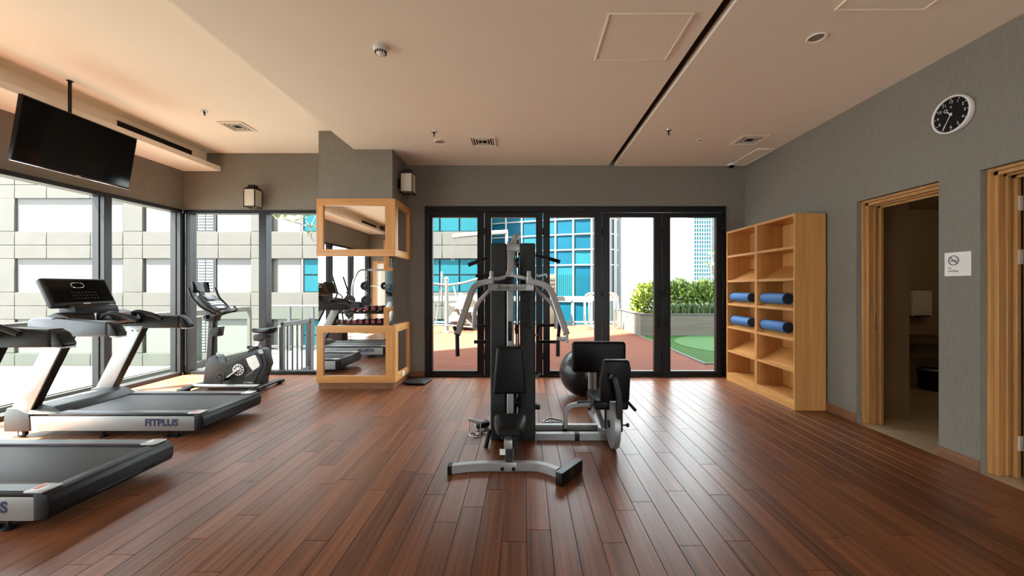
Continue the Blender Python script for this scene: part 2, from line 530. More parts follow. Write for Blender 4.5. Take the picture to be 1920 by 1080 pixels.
# ---- right-hand doorways: stepped timber frames set into the wall
def door_frame(name, y0, y1):
    d = struct(name, (XR + .1, (y0 + y1) / 2, 0))
    steps = ((3.222, 3.250, .022), (3.250, 3.262, .048), (3.262, 3.30, .040), (3.30, 3.312, .058), (3.312, 3.345, .046), (3.345, 3.375, .074))
    for side in (1, -1):
        mb = MB()
        for a, b, t in steps:
            if side > 0: mb.box((a, y1 - t, 0), (b, y1 + .0, DZ), r=.003, seg=1)
            else: mb.box((a, y0, 0), (b, y0 + t, DZ), r=.003, seg=1)
        mb.build('door_jamb', M['jamb'], d)
    mb = MB()
    for a, b, t in steps: mb.box((a, y0 + .02, DZ - t), (b, y1 - .02, DZ), r=.003, seg=1)
    mb.build('door_head', M['jamb'], d)
    return d
d2 = door_frame('door_2', *D1)
mb = MB(); mb.box((3.31, D1[1] - .052, .90), (3.335, D1[1] - .035, 1.06), r=.002)
mb.build('strike_plate', M['steel'], d2)
d3 = door_frame('door_3', *D2)
# leaf of door_3 swung open into the next room
ya, yb = D2[1] - .105, D2[1] - .068
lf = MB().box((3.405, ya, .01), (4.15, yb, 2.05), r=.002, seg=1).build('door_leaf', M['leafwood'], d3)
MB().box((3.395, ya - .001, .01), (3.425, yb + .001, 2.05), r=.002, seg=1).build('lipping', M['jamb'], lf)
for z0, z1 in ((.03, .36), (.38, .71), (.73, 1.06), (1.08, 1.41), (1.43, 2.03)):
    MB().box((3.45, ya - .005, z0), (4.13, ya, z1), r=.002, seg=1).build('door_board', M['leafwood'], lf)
for z in (1.87, 1.505, .235):
    mb = MB()
    mb.lathe([(.008, -.05), (.008, .05)], (3.388, ya - .006, z), 'Z', 10)
    mb.box((3.35, ya + .03, z - .05), (3.388, ya + .034, z + .05))
    mb.box((3.355, ya - .006, z - .05), (3.42, ya - .002, z + .05))
    hg = mb.build('hinge', M['white'], d3)
    mb = MB()
    for sx in (3.362, 3.375, 3.402, 3.414):
        for dz in (-.035, 0, .035): mb.lathe([(.004, -.008), (.003, -.0095)], (sx, ya, z + dz), 'Y', 8)
    mb.build('hinge_screw', M['dgrey'], hg)
MB().box((3.40, ya - .0025, .07), (3.42, ya - .001, .16)).build('paper_sticker', M['white'], lf)

# ---- rooms behind the doorways
wall('wall_washroom', [((3.45, 3.90, 0), (3.80, 3.98, 2.6)), ((3.33, 5.62, 0), (6.2, 5.70, 2.6)), ((6.1, 2.76, 0), (6.2, 5.62, 2.6)),
                       ((3.33, 2.80, 0), (6.1, 2.88, 2.6)), ((3.33, 3.80, 0), (3.45, 3.98, 2.6))], M['washwall'])
wall('wall_store', [((3.33, 2.72, 0), (6.2, 2.80, 2.6)), ((6.1, .6, 0), (6.2, 2.72, 2.6)), ((3.33, .5, 0), (6.2, .6, 2.6))], M['washwall'])
o = MB().box((3.34, .5, 2.4), (6.2, 5.7, 2.5)).build('ceiling_washroom', M['washwall']); o['kind'] = 'structure'
lp = thing('added_washroom_lamp', 'added round white ceiling lamp, unseen, brightening the washroom', 'lamp', (5.3, 3.7, 2.4))  # lamp added out of view to brighten the washroom
MB().lathe([(.14, 0), (.14, -.02), (.12, -.035)], (5.3, 3.7, 2.4), 'Z', 24).build('added_lamp_base', M['white'], lp)
MB().lathe([(.12, -.035), (.10, -.06), (.05, -.075), (.001, -.08)], (5.3, 3.7, 2.4), 'Z', 24).build('added_lamp_diffuser', M['lampglass'], lp)
pt = bpy.data.lights.new('added_washroom_fill', 'POINT'); pt.energy = .4; pt.color = (1, .78, .52); pt.shadow_soft_size = .1  # added point light that lifts the dark washroom
po = bpy.data.objects.new('added_washroom_fill', pt); po.location = (5.3, 3.7, 2.2); COL.objects.link(po)
fl = struct('floor_washroom', (4.5, 4, 0))
for i in range(5):
    for j in range(9):
        x, y = XR + .0 + i * .6 + .001, .6 + j * .6
        MB().box((x, y, -.02), (min(x + .597, 6.1), min(y + .597, 5.62), -.001)).build('tile', M['tile'], fl)
rw = wall('wall_rear_lobby', [((-5.4, YR - 1.6, 0), (-3.4, YR - 1.5, 2.6))], M['washwall'])
t = struct('door_4', (-4.4, YR, 0))
for lo, hi in (((-4.95, YR - .02, 0), (-4.85, YR + .02, 2.14)), ((-3.98, YR - .02, 0), (-3.88, YR + .02, 2.14)), ((-4.85, YR - .02, 2.06), (-3.98, YR + .02, 2.14))):
    MB().box(lo, hi, r=.004, seg=1).build('door_frame', M['jamb'], t)
lf = MB().box((-4.84, YR - .06, .01), (-3.99, YR - .02, 2.055)).build('door_leaf', M['white'], t)
MB().box((-4.72, YR - .018, .3), (-4.11, YR - .012, 1.9)).build('pane', M['lampglass'], lf)
MB().tube([(-4.08, YR - .02, 1.0), (-4.08, YR + .04, 1.0), (-4.2, YR + .04, 1.0)], .01, 8).build('lever_handle', M['chrome'], lf)

# ================================================================== MIRRORED COLUMN CLADDING
def cladding(name, label, x0, x1, yf, yb, side=True):
    """timber frames round mirrors on the front (facing away from the doors) and one side"""
    t = thing(name, label, 'mirror', ((x0 + x1) / 2, yf, 0))
    for z0, z1, tag_ in ((1.69, 2.42, 'upper'), (.084, .807, 'lower')):
        bx = .088
        for za in (z1 - bx, z0):
            MB().box((x0, yf, za), (x1, yf + .034, za + bx), r=.002, seg=1).build('frame_rail', M['honey_h'], t)
        for xa, xb in ((x0, x0 + bx), (x1 - bx - .035, x1)):
            MB().box((xa, yf + .0005, z0 + bx), (xb, yf + .034, z1 - bx), r=.002, seg=1).build('frame_stile', M['honey'], t)
        MB().box((x0 + bx, yf + .022, z0 + bx), (x1 - bx - .035, yf + .03, z1 - bx)).build('mirror_pane', M['mirror'], t)
        if side:
            for za in (z1 - bx, z0):
                MB().box((x1 - .034, yf + .0345, za), (x1, yb, za + bx), r=.002, seg=1).build('frame_rail', M['honey_y'], t)
            for ya_, yb_ in ((yf + .0345, yf + .12), (yb - bx, yb)):
                MB().box((x1 - .034, ya_, z0 + bx), (x1 - .0005, yb_, z1 - bx), r=.002, seg=1).build('frame_stile', M['honey'], t)
            MB().box((x1 - .032, yf + .12, z0 + bx), (x1 - .024, yb - bx, z1 - bx)).build('mirror_pane', M['mirror'], t)
    MB().box((x0 + .014, yf + .026, .807), (x1 - .05, yf + .034, 1.69)).build('mirror_pane', M['mirror'], t)
    mb = MB(); mb.box((x0 + .02, yf + .022, 0), (x1 - .03, yf + .034, .084))
    if side:
        MB().box((x1 - .047, yf + .036, .807), (x1 - .039, yb, 1.69)).build('mirror_pane', M['mirror'], t)
        mb.box((x1 - .047, yf + .034, 0), (x1 - .035, yb, .084))
    mb.build('plinth', M['base'], t)
    return t
cladding('mirror_cladding', 'oak framed mirrors cladding the column between bike and glass doors', -2.642, -1.642, 5.0, YB)
c2 = cladding('mirror_cladding', 'oak framed mirrors on the second column seen in the reflection', -2.642, -1.642, 5.0, YB)
# second column: turned to face the first one
for ch in c2.children: pass
c2.location = (-2.905, .535, 0); c2.rotation_euler = (0, 0, PI)
o = MB().box((-1.6415, 5.28, .105), (-1.634, 5.36, .165), r=.003).build('wall_socket', M['white'])
tag(o, 'small white wall socket low on the oak clad column', 'socket')
for yy in (5.305, 5.335): MB().lathe([(.005, 0), (.004, .0015)], (-1.634, yy, .135), 'X', 10).build('socket_hole', M['black'], o)

# ================================================================== CEILING AND WALL FITTINGS
def diffuser(label, x, y, z, s=.30, string=False):
    t = thing('air_vent', label, 'air vent', (x, y, z))
    mb = MB()
    h = s / 2
    for a, b, zz in ((h, h - .022, 0), (h - .035, h - .045, .006), (h - .065, h - .075, .01), (h - .095, h - .105, .014)):
        for lo, hi in (((-a, -a), (a, -b)), ((-a, b), (a, a)), ((-a, -b), (-b, b)), ((b, -b), (a, b))):
            mb.box((x + lo[0], y + lo[1], z - .012 + zz * .4), (x + hi[0], y + hi[1], z - .004 + zz * .2))
    mb.build('louvre_ring', M['ceil'], t)
    MB().box((x - h + .02, y - h + .02, z - .0035), (x + h - .02, y + h - .02, z - .0005)).build('dark_throat', M['black'], t)
    if string: MB().tube([(x, y - .1, z - .01), (x + .003, y - .1, z - .05), (x, y - .1, z - .10)], .003, 6).build('pull_string', M['white'], t)
    return t
diffuser('square slatted ceiling air vent above the exercise bike', -3.56, 4.89, ZU)
diffuser('square slatted ceiling air vent with a short hanging string', -.505, 4.76, ZC, .31, True)
diffuser('square slatted ceiling air vent above the oak shelves', 2.66, 4.68, ZR, .31)
def sprinkler(label, x, y, z):
    t = thing('sprinkler', label, 'sprinkler', (x, y, z))
    MB().lathe([(.032, -.001), (.03, -.008), (.014, -.012)], (x, y, z), 'Z', 20).build('rose', M['steel'], t)
    mb = MB(); mb.lathe([(.009, -.012), (.009, -.03), (.005, -.05)], (x, y, z), 'Z', 10)
    mb.build('nozzle', M['lampframe'], t)
    MB().lathe([(.016, -.05), (.016, -.053)], (x, y, z), 'Z', 14).build('deflector', M['steel'], t)
sprinkler('small sprinkler head on the raised ceiling above the bike', -3.62, 4.46, ZU)
sprinkler('small sprinkler head beside the round ceiling speaker', -1.025, 4.46, ZC)
sprinkler('small sprinkler head right beside the long ceiling slot', 1.60, 4.385, ZR)
def downlight(label, x, y, z, r, lens, name='downlight', cat='downlight'):
    t = thing(name, label, cat, (x, y, z))
    MB().lathe([(r, -.001), (r, -.004), (r * .93, -.009), (r * .78, -.006), (r * .74, -.001)], (x, y, z), 'Z', 28).build('trim_ring', M['ceil'], t)
    MB().lathe([(r * .76, -.0012), (r * .5, -.003)], (x, y, z), 'Z', 28).build('lens', lens, t)
    return t
M['meshgrey'] = mat('speaker_mesh', (.30, .27, .24), .7)
downlight('round grey mesh ceiling speaker near the mirrored column', -1.025, 4.77, ZC, .075, M['meshgrey'], 'ceiling_speaker', 'speaker')
downlight('tiny round ceiling downlight in front of the oak shelves', 2.08, 4.70, ZR, .045, M['steel'])
downlight('round recessed ceiling downlight near the wall clock', 2.04, 2.76, ZR, .062, M['meshgrey'])
# smoke detector
t = thing('smoke_detector', 'white domed smoke detector on the low ceiling', 'smoke detector', (-1.056, 2.894, ZC))
c = (-1.056, 2.894, ZC)
MB().lathe([(.056, -.0005), (.056, -.012), (.050, -.018), (.046, -.020)], c, 'Z', 28).build('base', M['white'], t)
MB().lathe([(.043, -.020), (.042, -.028), (.034, -.042), (.030, -.047), (.020, -.054), (.001, -.057)], c, 'Z', 28).build('dome', M['white'], t)
mb = MB()
for k in range(14):
    a = 2 * PI * k / 14
    R = Matrix.Translation(c) @ Matrix.Rotation(a, 4, 'Z')
    mb.box((.033, -.0045, -.043), (.0415, .0045, -.029), M=R)
mb.build('smoke_slot', M['black'], t)
# access hatches
def hatch(label, x0, x1, y0, y1, z):
    t = thing('access_hatch', label, 'hatch', ((x0 + x1) / 2, (y0 + y1) / 2, z))
    mb = MB(); w = .014
    for lo, hi in (((x0, y0), (x1, y0 + w)), ((x0, y1 - w), (x1, y1)), ((x0, y0 + w), (x0 + w, y1 - w)), ((x1 - w, y0 + w), (x1, y1 - w))):
        mb.box((lo[0], lo[1], z - .010), (hi[0], hi[1], z - .0005), r=.002, seg=1)
    mb.build('hatch_trim', M['ceil'], t)
    MB().box((x0 + w + .003, y0 + w + .003, z - .004), (x1 - w - .003, y1 - w - .003, z - .0005)).build('hatch_panel', M['ceil'], t)
hatch('square access hatch flush in the ceiling left of the slot', .536, 1.089, 2.524, 3.05, ZC)
hatch('square access hatch flush in the ceiling near the clock wall', 1.945, 2.51, 1.93, 2.485, ZR)
hatch('narrow ceiling hatch in the corner above the oak shelves', 2.93, 3.165, 4.98, 5.62, ZR)
# dome camera
c = (2.935, 5.60, ZR)
t = thing('security_camera', 'small white dome security camera in the ceiling corner', 'camera', c)
MB().lathe([(.055, -.0005), (.055, -.022), (.050, -.027)], c, 'Z', 24).build('housing', M['white'], t)
MB().lathe([(.036, -.027), (.033, -.042), (.020, -.054), (.001, -.058)], c, 'Z', 20).build('dome', M['screen'], t)
# grille in the bulkhead
t = thing('bulkhead_grille', 'long slatted air grille set into the bulkhead above the windows', 'air vent', (-4.73, 5.2, 3.19))
y0, y1 = 4.55, 5.62
mb = MB()
for lo, hi in (((y0, 3.10), (y1, 3.115)), ((y0, 3.235), (y1, 3.25)), ((y0, 3.115), (y0 + .02, 3.235)), ((y1 - .02, 3.115), (y1, 3.235))):
    mb.box((-4.7295, lo[0], lo[1]), (-4.722, hi[0], hi[1]))
mb.build('grille_frame', M['ceil'], t)
MB().box((-4.7293, y0 + .02, 3.115), (-4.7285, y1 - .02, 3.235)).build('grille_back', M['black'], t)
for k in range(6):
    z = 3.124 + k * .02
    MB().box((-4.728, y0 + .02, z), (-4.722, y1 - .02, z + .006)).build('slat', M['dgrey'], t)
t = thing('bulkhead_grille', 'slatted air grille at the mirrored end of the bulkhead', 'air vent', (-4.73, -1.8, 3.19))
MB().box((-4.7293, -2.5, 3.11), (-4.722, -1.4, 3.24)).build('grille_back', M['black'], t)
for k in range(6):
    z = 3.124 + k * .02
    MB().box((-4.7215, -2.48, z), (-4.717, -1.42, z + .006)).build('slat', M['dgrey'], t)

# television on a ceiling pole, turned to the treadmills and tipped down
t = thing('television', 'black flat television hanging from a ceiling pole above the treadmills', 'television', (-4.40, 3.86, ZU))
TV = Matrix.Translation((-4.34, 3.875, 2.665)) @ Matrix.Rotation(math.radians(1.5), 4, 'Z') @ Matrix.Rotation(math.radians(9), 4, 'Y')
MB().box((-.035, -.515, -.285), (.0, .515, .285), r=.006, M=TV).build('television_body', M['plastic'], t)
MB().box((.0, -.503, -.268), (.0015, .503, .273), M=TV).build('screen', M['screen'], t)
MB().box((-.02, -.513, -.2905), (.003, .513, -.2845), r=.001, M=TV).build('silver_strip', M['chrome'], t)
MB().box((.0015, -.02, -.281), (.0025, .02, -.275), M=TV).build('badge', M['whitep'], t)
MB().box((-.08, -.2, -.15), (-.035, .2, .15), r=.006, M=TV).build('wall_bracket', M['plastic'], t)
MB().tube([(-4.392, 3.81, 2.7), (-4.392, 3.81, ZU - .006)], .0135, 12).build('pole', M['plastic'], t)
MB().lathe([(.024, -.006), (.024, -.0005)], (-4.392, 3.81, ZU), 'Z', 18).build('ceiling_plate', M['plastic'], t)

# lantern lamps
def lantern(label, c, face):
    """c: centre of the box; face: the wall lies behind -Y ('Y') or -X ('X')"""
    t = thing('wall_lantern', label, 'lamp', c)
    R = Matrix.Translation(c) @ (Matrix.Identity(4) if face == 'Y' else Matrix.Rotation(PI / 2, 4, 'Z'))
    a, h, b = .082, .13, .011
    mb = MB()
    for sx in (-1, 1):
        for sy in (-1, 1):
            mb.box((sx * a - b if sx > 0 else -a, sy * a - b if sy > 0 else -a, -h - .012), (a if sx > 0 else -a + b, a if sy > 0 else -a + b, h), M=R)
    for z in (-h, h - b):
        mb.box((-a, -a, z), (a, -a + b, z + b), M=R); mb.box((-a, a - b, z), (a, a, z + b), M=R)
        mb.box((-a, -a + b, z), (-a + b, a - b, z + b), M=R); mb.box((a - b, -a + b, z), (a, a - b, z + b), M=R)
    mb.build('lantern_frame', M['lampframe'], t)
    for lo, hi in (((-a + b, -a + .003, -h + b), (a - b, -a + .006, h - b)), ((-a + b, a - .006, -h + b), (a - b, a - .003, h - b)),
                   ((-a + .003, -a + b, -h + b), (-a + .006, a - b, h - b)), ((a - .006, -a + b, -h + b), (a - .003, a - b, h - b))):
        MB().box(lo, hi, M=R).build('lantern_pane', M['lampglass'], t)
    mb = MB()
    mb.box((-a * .86, -a * .86, h), (a * .86, a * .86, h + .022), r=.003, seg=1, M=R)
    mb.box((-a * .58, -a * .58, h + .022), (a * .58, a * .58, h + .062), r=.003, seg=1, M=R)
    mb.build('lantern_cap', M['lampframe'], t)
    MB().lathe([(.03, -h - .014), (.02, -h - .002)], c, 'Z', 14).build('finial', M['lampframe'], t)
    MB().box((-.03, a, -.06), (.03, a + .045, .06), r=.004, M=R).build('wall_arm', M['lampframe'], t)
lantern('bronze box lantern with frosted panes above the corner windows', (-3.955, YBL - .128, 2.585), 'Y')
lantern('bronze box lantern on the side of the mirrored column', (-1.69 + .128, 5.28, 2.68), 'X')

# wall clock
CKY, CKZ = 2.916, 2.573
t = thing('wall_clock', 'round black wall clock with white rim and numerals', 'clock', (XR, CKY, CKZ))
c = (XR, CKY, CKZ)
MB().lathe([(.130, -.0005), (.136, -.012), (.136, -.036), (.131, -.042), (.124, -.040), (.122, -.030)], c, 'X', 48).build('rim', M['white'], t)
face = MB().lathe([(.1225, -.029), (.1225, -.031)], c, 'X', 48).build('clock_face', M['black'], t)
for k in range(12):
    a = 2 * PI * (k + 1) / 12
    u, v = math.sin(a), math.cos(a)
    text('numeral', str(k + 1), .030, (XR - .0318, CKY - u * .092, CKZ + v * .092), (0, -1, 0), (0, 0, 1), M['whitep'], face, depth=.0004)
    MB().box((-.002, -.003, -.003), (0, .003, .003), M=Matrix.Translation((XR - .031, CKY - u * .112, CKZ + v * .112))).build('hour_mark', M['whitep'], face)
MB().lathe([(.008, -.031), (.008, -.0318)], (XR, CKY, CKZ + .055), 'X', 14).build('dial_emblem', M['meshgrey'], face)
def hand(ang, l0, l1, w, x):
    R = Matrix.Translation((x, CKY, CKZ)) @ Matrix.Rotation(ang, 4, 'X')   # positive turns 12 towards 1 as seen from the room
    mb = MB(); mb.box((-.0008, -w / 2, l0), (.0008, w / 2, l1), M=R)
    return mb, R
mb, R = hand(math.radians(35 * 6), -.015, .108, .0045, XR - .0345)
mb.build('minute_hand', M['whitep'], t)
mb, R = hand(math.radians((10 + 35 / 60) * 30), -.012, .042, .006, XR - .033)
mb.tube([R @ Vector((0, .011 * math.cos(2 * PI * k / 16), .053 + .011 * math.sin(2 * PI * k / 16))) for k in range(16)], .002, 6, closed=True)
mb.build('hour_hand', M['whitep'], t)
MB().lathe([(.008, -.032), (.008, -.037), (.003, -.038)], c, 'X', 16).build('hand_pivot', M['whitep'], t)

# no smoking sign
SY, SZ = 2.897, 1.468
t = thing('no_smoking_sign', 'white square no smoking sign between the two doorways', 'sign', (XR, SY, SZ))
pl = MB().box((XR - .006, SY - .088, SZ - .088), (XR - .0005, SY + .088, SZ + .088), r=.001, seg=1).build('sign_plate', M['white'], t)
M['signwhite'] = M['white']
sx = XR - .0068
def ring(mb, cy, cz, r, w):
    mb.tube([(sx, cy + r * math.cos(2 * PI * k / 32), cz + r * math.sin(2 * PI * k / 32)) for k in range(32)], w, 6, closed=True)
mb = MB(); ring(mb, SY + .024, SZ + .028, .034, .0026)
a = math.radians(45)
mb.box((-.0012, -.034, -.0026), (.0012, .034, .0026), M=Matrix.Translation((sx, SY + .024, SZ + .028)) @ Matrix.Rotation(PI / 4, 4, 'X'))
mb.build('prohibition_ring', M['dgrey'], pl)
mb = MB(); mb.box((sx - .0006, SY - .0, SZ + .021), (sx + .0006, SY + .047, SZ + .027))
mb.box((sx - .0006, SY - .004, SZ + .021), (sx + .0006, SY - .0015, SZ + .027))
mb.tube([(sx, SY + .018, SZ + .05), (sx, SY + .012, SZ + .043), (sx, SY + .004, SZ + .041), (sx, SY - .001, SZ + .032)], .0012, 5)
mb.build('cigarette_mark', M['dgrey'], pl)
text('sign_text', 'no', .020, (sx, SY + .060, SZ - .028), (0, -1, 0), (0, 0, 1), M['dgrey'], pl, depth=.0004, ax='LEFT')
text('sign_text', 'smoking', .020, (sx, SY + .060, SZ - .050), (0, -1, 0), (0, 0, 1), M['dgrey'], pl, depth=.0004, ax='LEFT')

# ================================================================== OAK SHELVES AND MATS
SX = 2.836
def shelf_unit(label, y0, y1):
    t = thing('bookcase', label, 'shelf', (3.0, (y0 + y1) / 2, 0))
    x0, x1, Z = SX, XR - .016, 2.073
    for y, s in ((y0, 0), (y1 - .022, 0)):
        MB().box((x0, y, 0), (x1, y + .022, Z), r=.001, seg=1).build('side_panel', M['honey'], t)
    MB().box((x0 + .001, y0 + .022, Z - .028), (x1, y1 - .022, Z), r=.001, seg=1).build('top_board', M['honey_y'], t)
    MB().box((x1 - .010, y0 + .022, .09), (x1, y1 - .022, Z - .028)).build('back_panel', M['honey'], t)
    MB().box((x0 + .001, y0 + .022, 0), (x0 + .02, y1 - .022, .112), r=.001, seg=1).build('kick_board', M['honey_y'], t)
    MB().box((x0 + .02, y0 + .022, .09), (x1 - .01, y1 - .022, .112)).build('bottom_board', M['honey_y'], t)
    MB().box((x0 + .001, y0 + .022, 1.705), (x1 - .01, y1 - .022, 1.735), r=.001, seg=1).build('fixed_shelf', M['honey_y'], t)
    for z in (1.395, 1.075, .756, .426):
        mb = MB()
        mb.prism([(x0 + .004, z - .03), (x0 + .022, z - .034), (x1 - .01, z + .13), (x1 - .01, z + .148), (x0 + .03, z - .012), (x0 + .02, z), (x0 + .004, z)], 'Y', y0 + .0225, y1 - .0225)
        mb.build('sloping_shelf', M['honey_y'], t)
    return t
shelf_unit('tall oak shelf unit with sloping shelves, end panel facing the treadmills', 4.147, 4.846)
shelf_unit('tall oak shelf unit with sloping shelves, next to the glass doors', 4.848, 5.547)
def mat_roll(label, y0, y1, zc, r, flat):
    t = thing('rolled_mat', label, 'exercise mat', (SX + .09, (y0 + y1) / 2, zc - r), 'rolled mats on the oak shelves')
    pts = []
    for k in range(28):
        a = 2 * PI * k / 28
        pts.append((SX + .022 + r + r * math.cos(a) * 1.04, zc + r * math.sin(a) * flat))
    MB().prism(pts, 'Y', y0, y1, r=.003, seg=1).build('mat_body', M['bluemat'], t)
    sp = []
    for k in range(70):
        a = k * .28; q = r * .93 * (1 - k / 74)
        sp.append((SX + .022 + r + q * math.cos(a) * 1.03, zc + q * math.sin(a) * flat))
    for ye, s in ((y0, -1), (y1, 1)):
        MB().prism([(SX + .022 + r + r * .95 * math.cos(2 * PI * k / 24), zc + r * .93 * flat * math.sin(2 * PI * k / 24)) for k in range(24)], 'Y', ye + s * .0002, ye + s * .002).build('mat_end', M['matend'], t)
        MB().sweep([(p[0], ye + s * .003, p[1]) for p in sp], [(-.0016, -.0008), (.0016, -.0008), (.0016, .0008), (-.0016, .0008)], up=(0, 1, 0)).build('spiral_edge', M['bluemat'], t)
    return t
mat_roll('thick rolled blue mat on the higher shelf of the unit with exposed end panel', 4.38, 4.80, 1.168, .066, .95)
mat_roll('faded rolled blue mat on the lower shelf of the unit with exposed end panel', 4.38, 4.79, .849, .066, .93)
mat_roll('rolled blue mat on the higher shelf of the unit by the glass doors', 5.07, 5.50, 1.164, .062, .95)
mat_roll('rolled blue mat on the lower shelf of the unit by the glass doors', 5.07, 5.48, .845, .062, .93)

# ================================================================== WASHROOM FITTINGS
t = thing('hand_dryer', 'pale hand dryer on the washroom wall', 'hand dryer', (5.0, 5.6, 1.0))
x0 = (1704 - CX) * 5.5 / F
MB().box((x0, 5.46, .89), (x0 + .30, 5.618, 1.25), r=.03, seg=3).build('dryer_body', M['white'], t)
MB().box((x0 + .05, 5.45, .885), (x0 + .25, 5.56, .905), r=.005).build('air_outlet', M['dgrey'], t)
t = thing('vanity_counter', 'dark stone washroom counter below the hand dryer', 'counter', (5.5, 5.3, .6))
MB().box((4.9, 5.1, .56), (6.098, 5.618, .62), r=.006).build('counter_top', M['brown'], t)
MB().box((4.98, 5.2, .36), (6.098, 5.618, .56), r=.004).build('counter_apron', M['brown'], t)
t = thing('waste_bin', 'round black waste bin on the washroom floor', 'bin', (5.15, 4.95, 0))
MB().lathe([(.10, 0), (.12, .012), (.135, .26), (.128, .27)], (5.15, 5.0, 0), 'Z', 24).build('bin_body', M['plastic'], t)
MB().lathe([(.137, .255), (.137, .268), (.12, .278), (.10, .27)], (5.15, 5.0, 0), 'Z', 24).build('bin_rim', M['steel'], t)
t = thing('wall_mirror', 'narrow mirror on the dark washroom wall', 'mirror', (5.35, 5.6, 1.4))
MB().box((5.33, 5.60, 1.24), (5.45, 5.618, 1.72), r=.003).build('mirror_frame', M['frame'], t)
MB().box((5.345, 5.598, 1.255), (5.435, 5.601, 1.705)).build('mirror_pane', M['mirror'], t)

# bathroom scale on the floor
t = thing('weighing_scale', 'flat black and silver weighing scale on floor by the column', 'scale', (-1.42, 5.40, 0))
R = Matrix.Translation((-1.45, 5.36, 0)) @ Matrix.Rotation(math.radians(-8), 4, 'Z')
MB().box((-.15, -.15, .012), (.15, .15, .032), r=.006, M=R).build('platform', M['plastic'], t)
MB().box((-.13, -.13, .0322), (.13, .05, .034), r=.001, M=R).build('tread_mat', M['dgrey'], t)
MB().box((-.05, .07, .0322), (.05, .12, .036), r=.001, M=R).build('display', M['steel'], t)
mb = MB()
for sx in (-.11, .11):
    for sy in (-.11, .11): mb.lathe([(.015, 0), (.015, .013)], R @ Vector((sx, sy, 0)), 'Z', 10)
mb.build('foot_pad', M['rubber'], t)

# exercise ball
t = MB().sphere((.70, 4.72, .285), .285, 40, 24).build('exercise_ball', M['ball'])
tag(t, 'shiny black exercise ball on the floor behind the leg press seat', 'ball')
mb = MB()
for k in range(-5, 6):
    z = k * .022; q = math.sqrt(.2852 ** 2 - z * z)
    mb.tube([(.70 + q * math.cos(2 * PI * j / 48), 4.72 + q * math.sin(2 * PI * j / 48), .285 + z) for j in range(48)], .0014, 5, closed=True)
mb.build('grip_ridge', M['ball'], t)

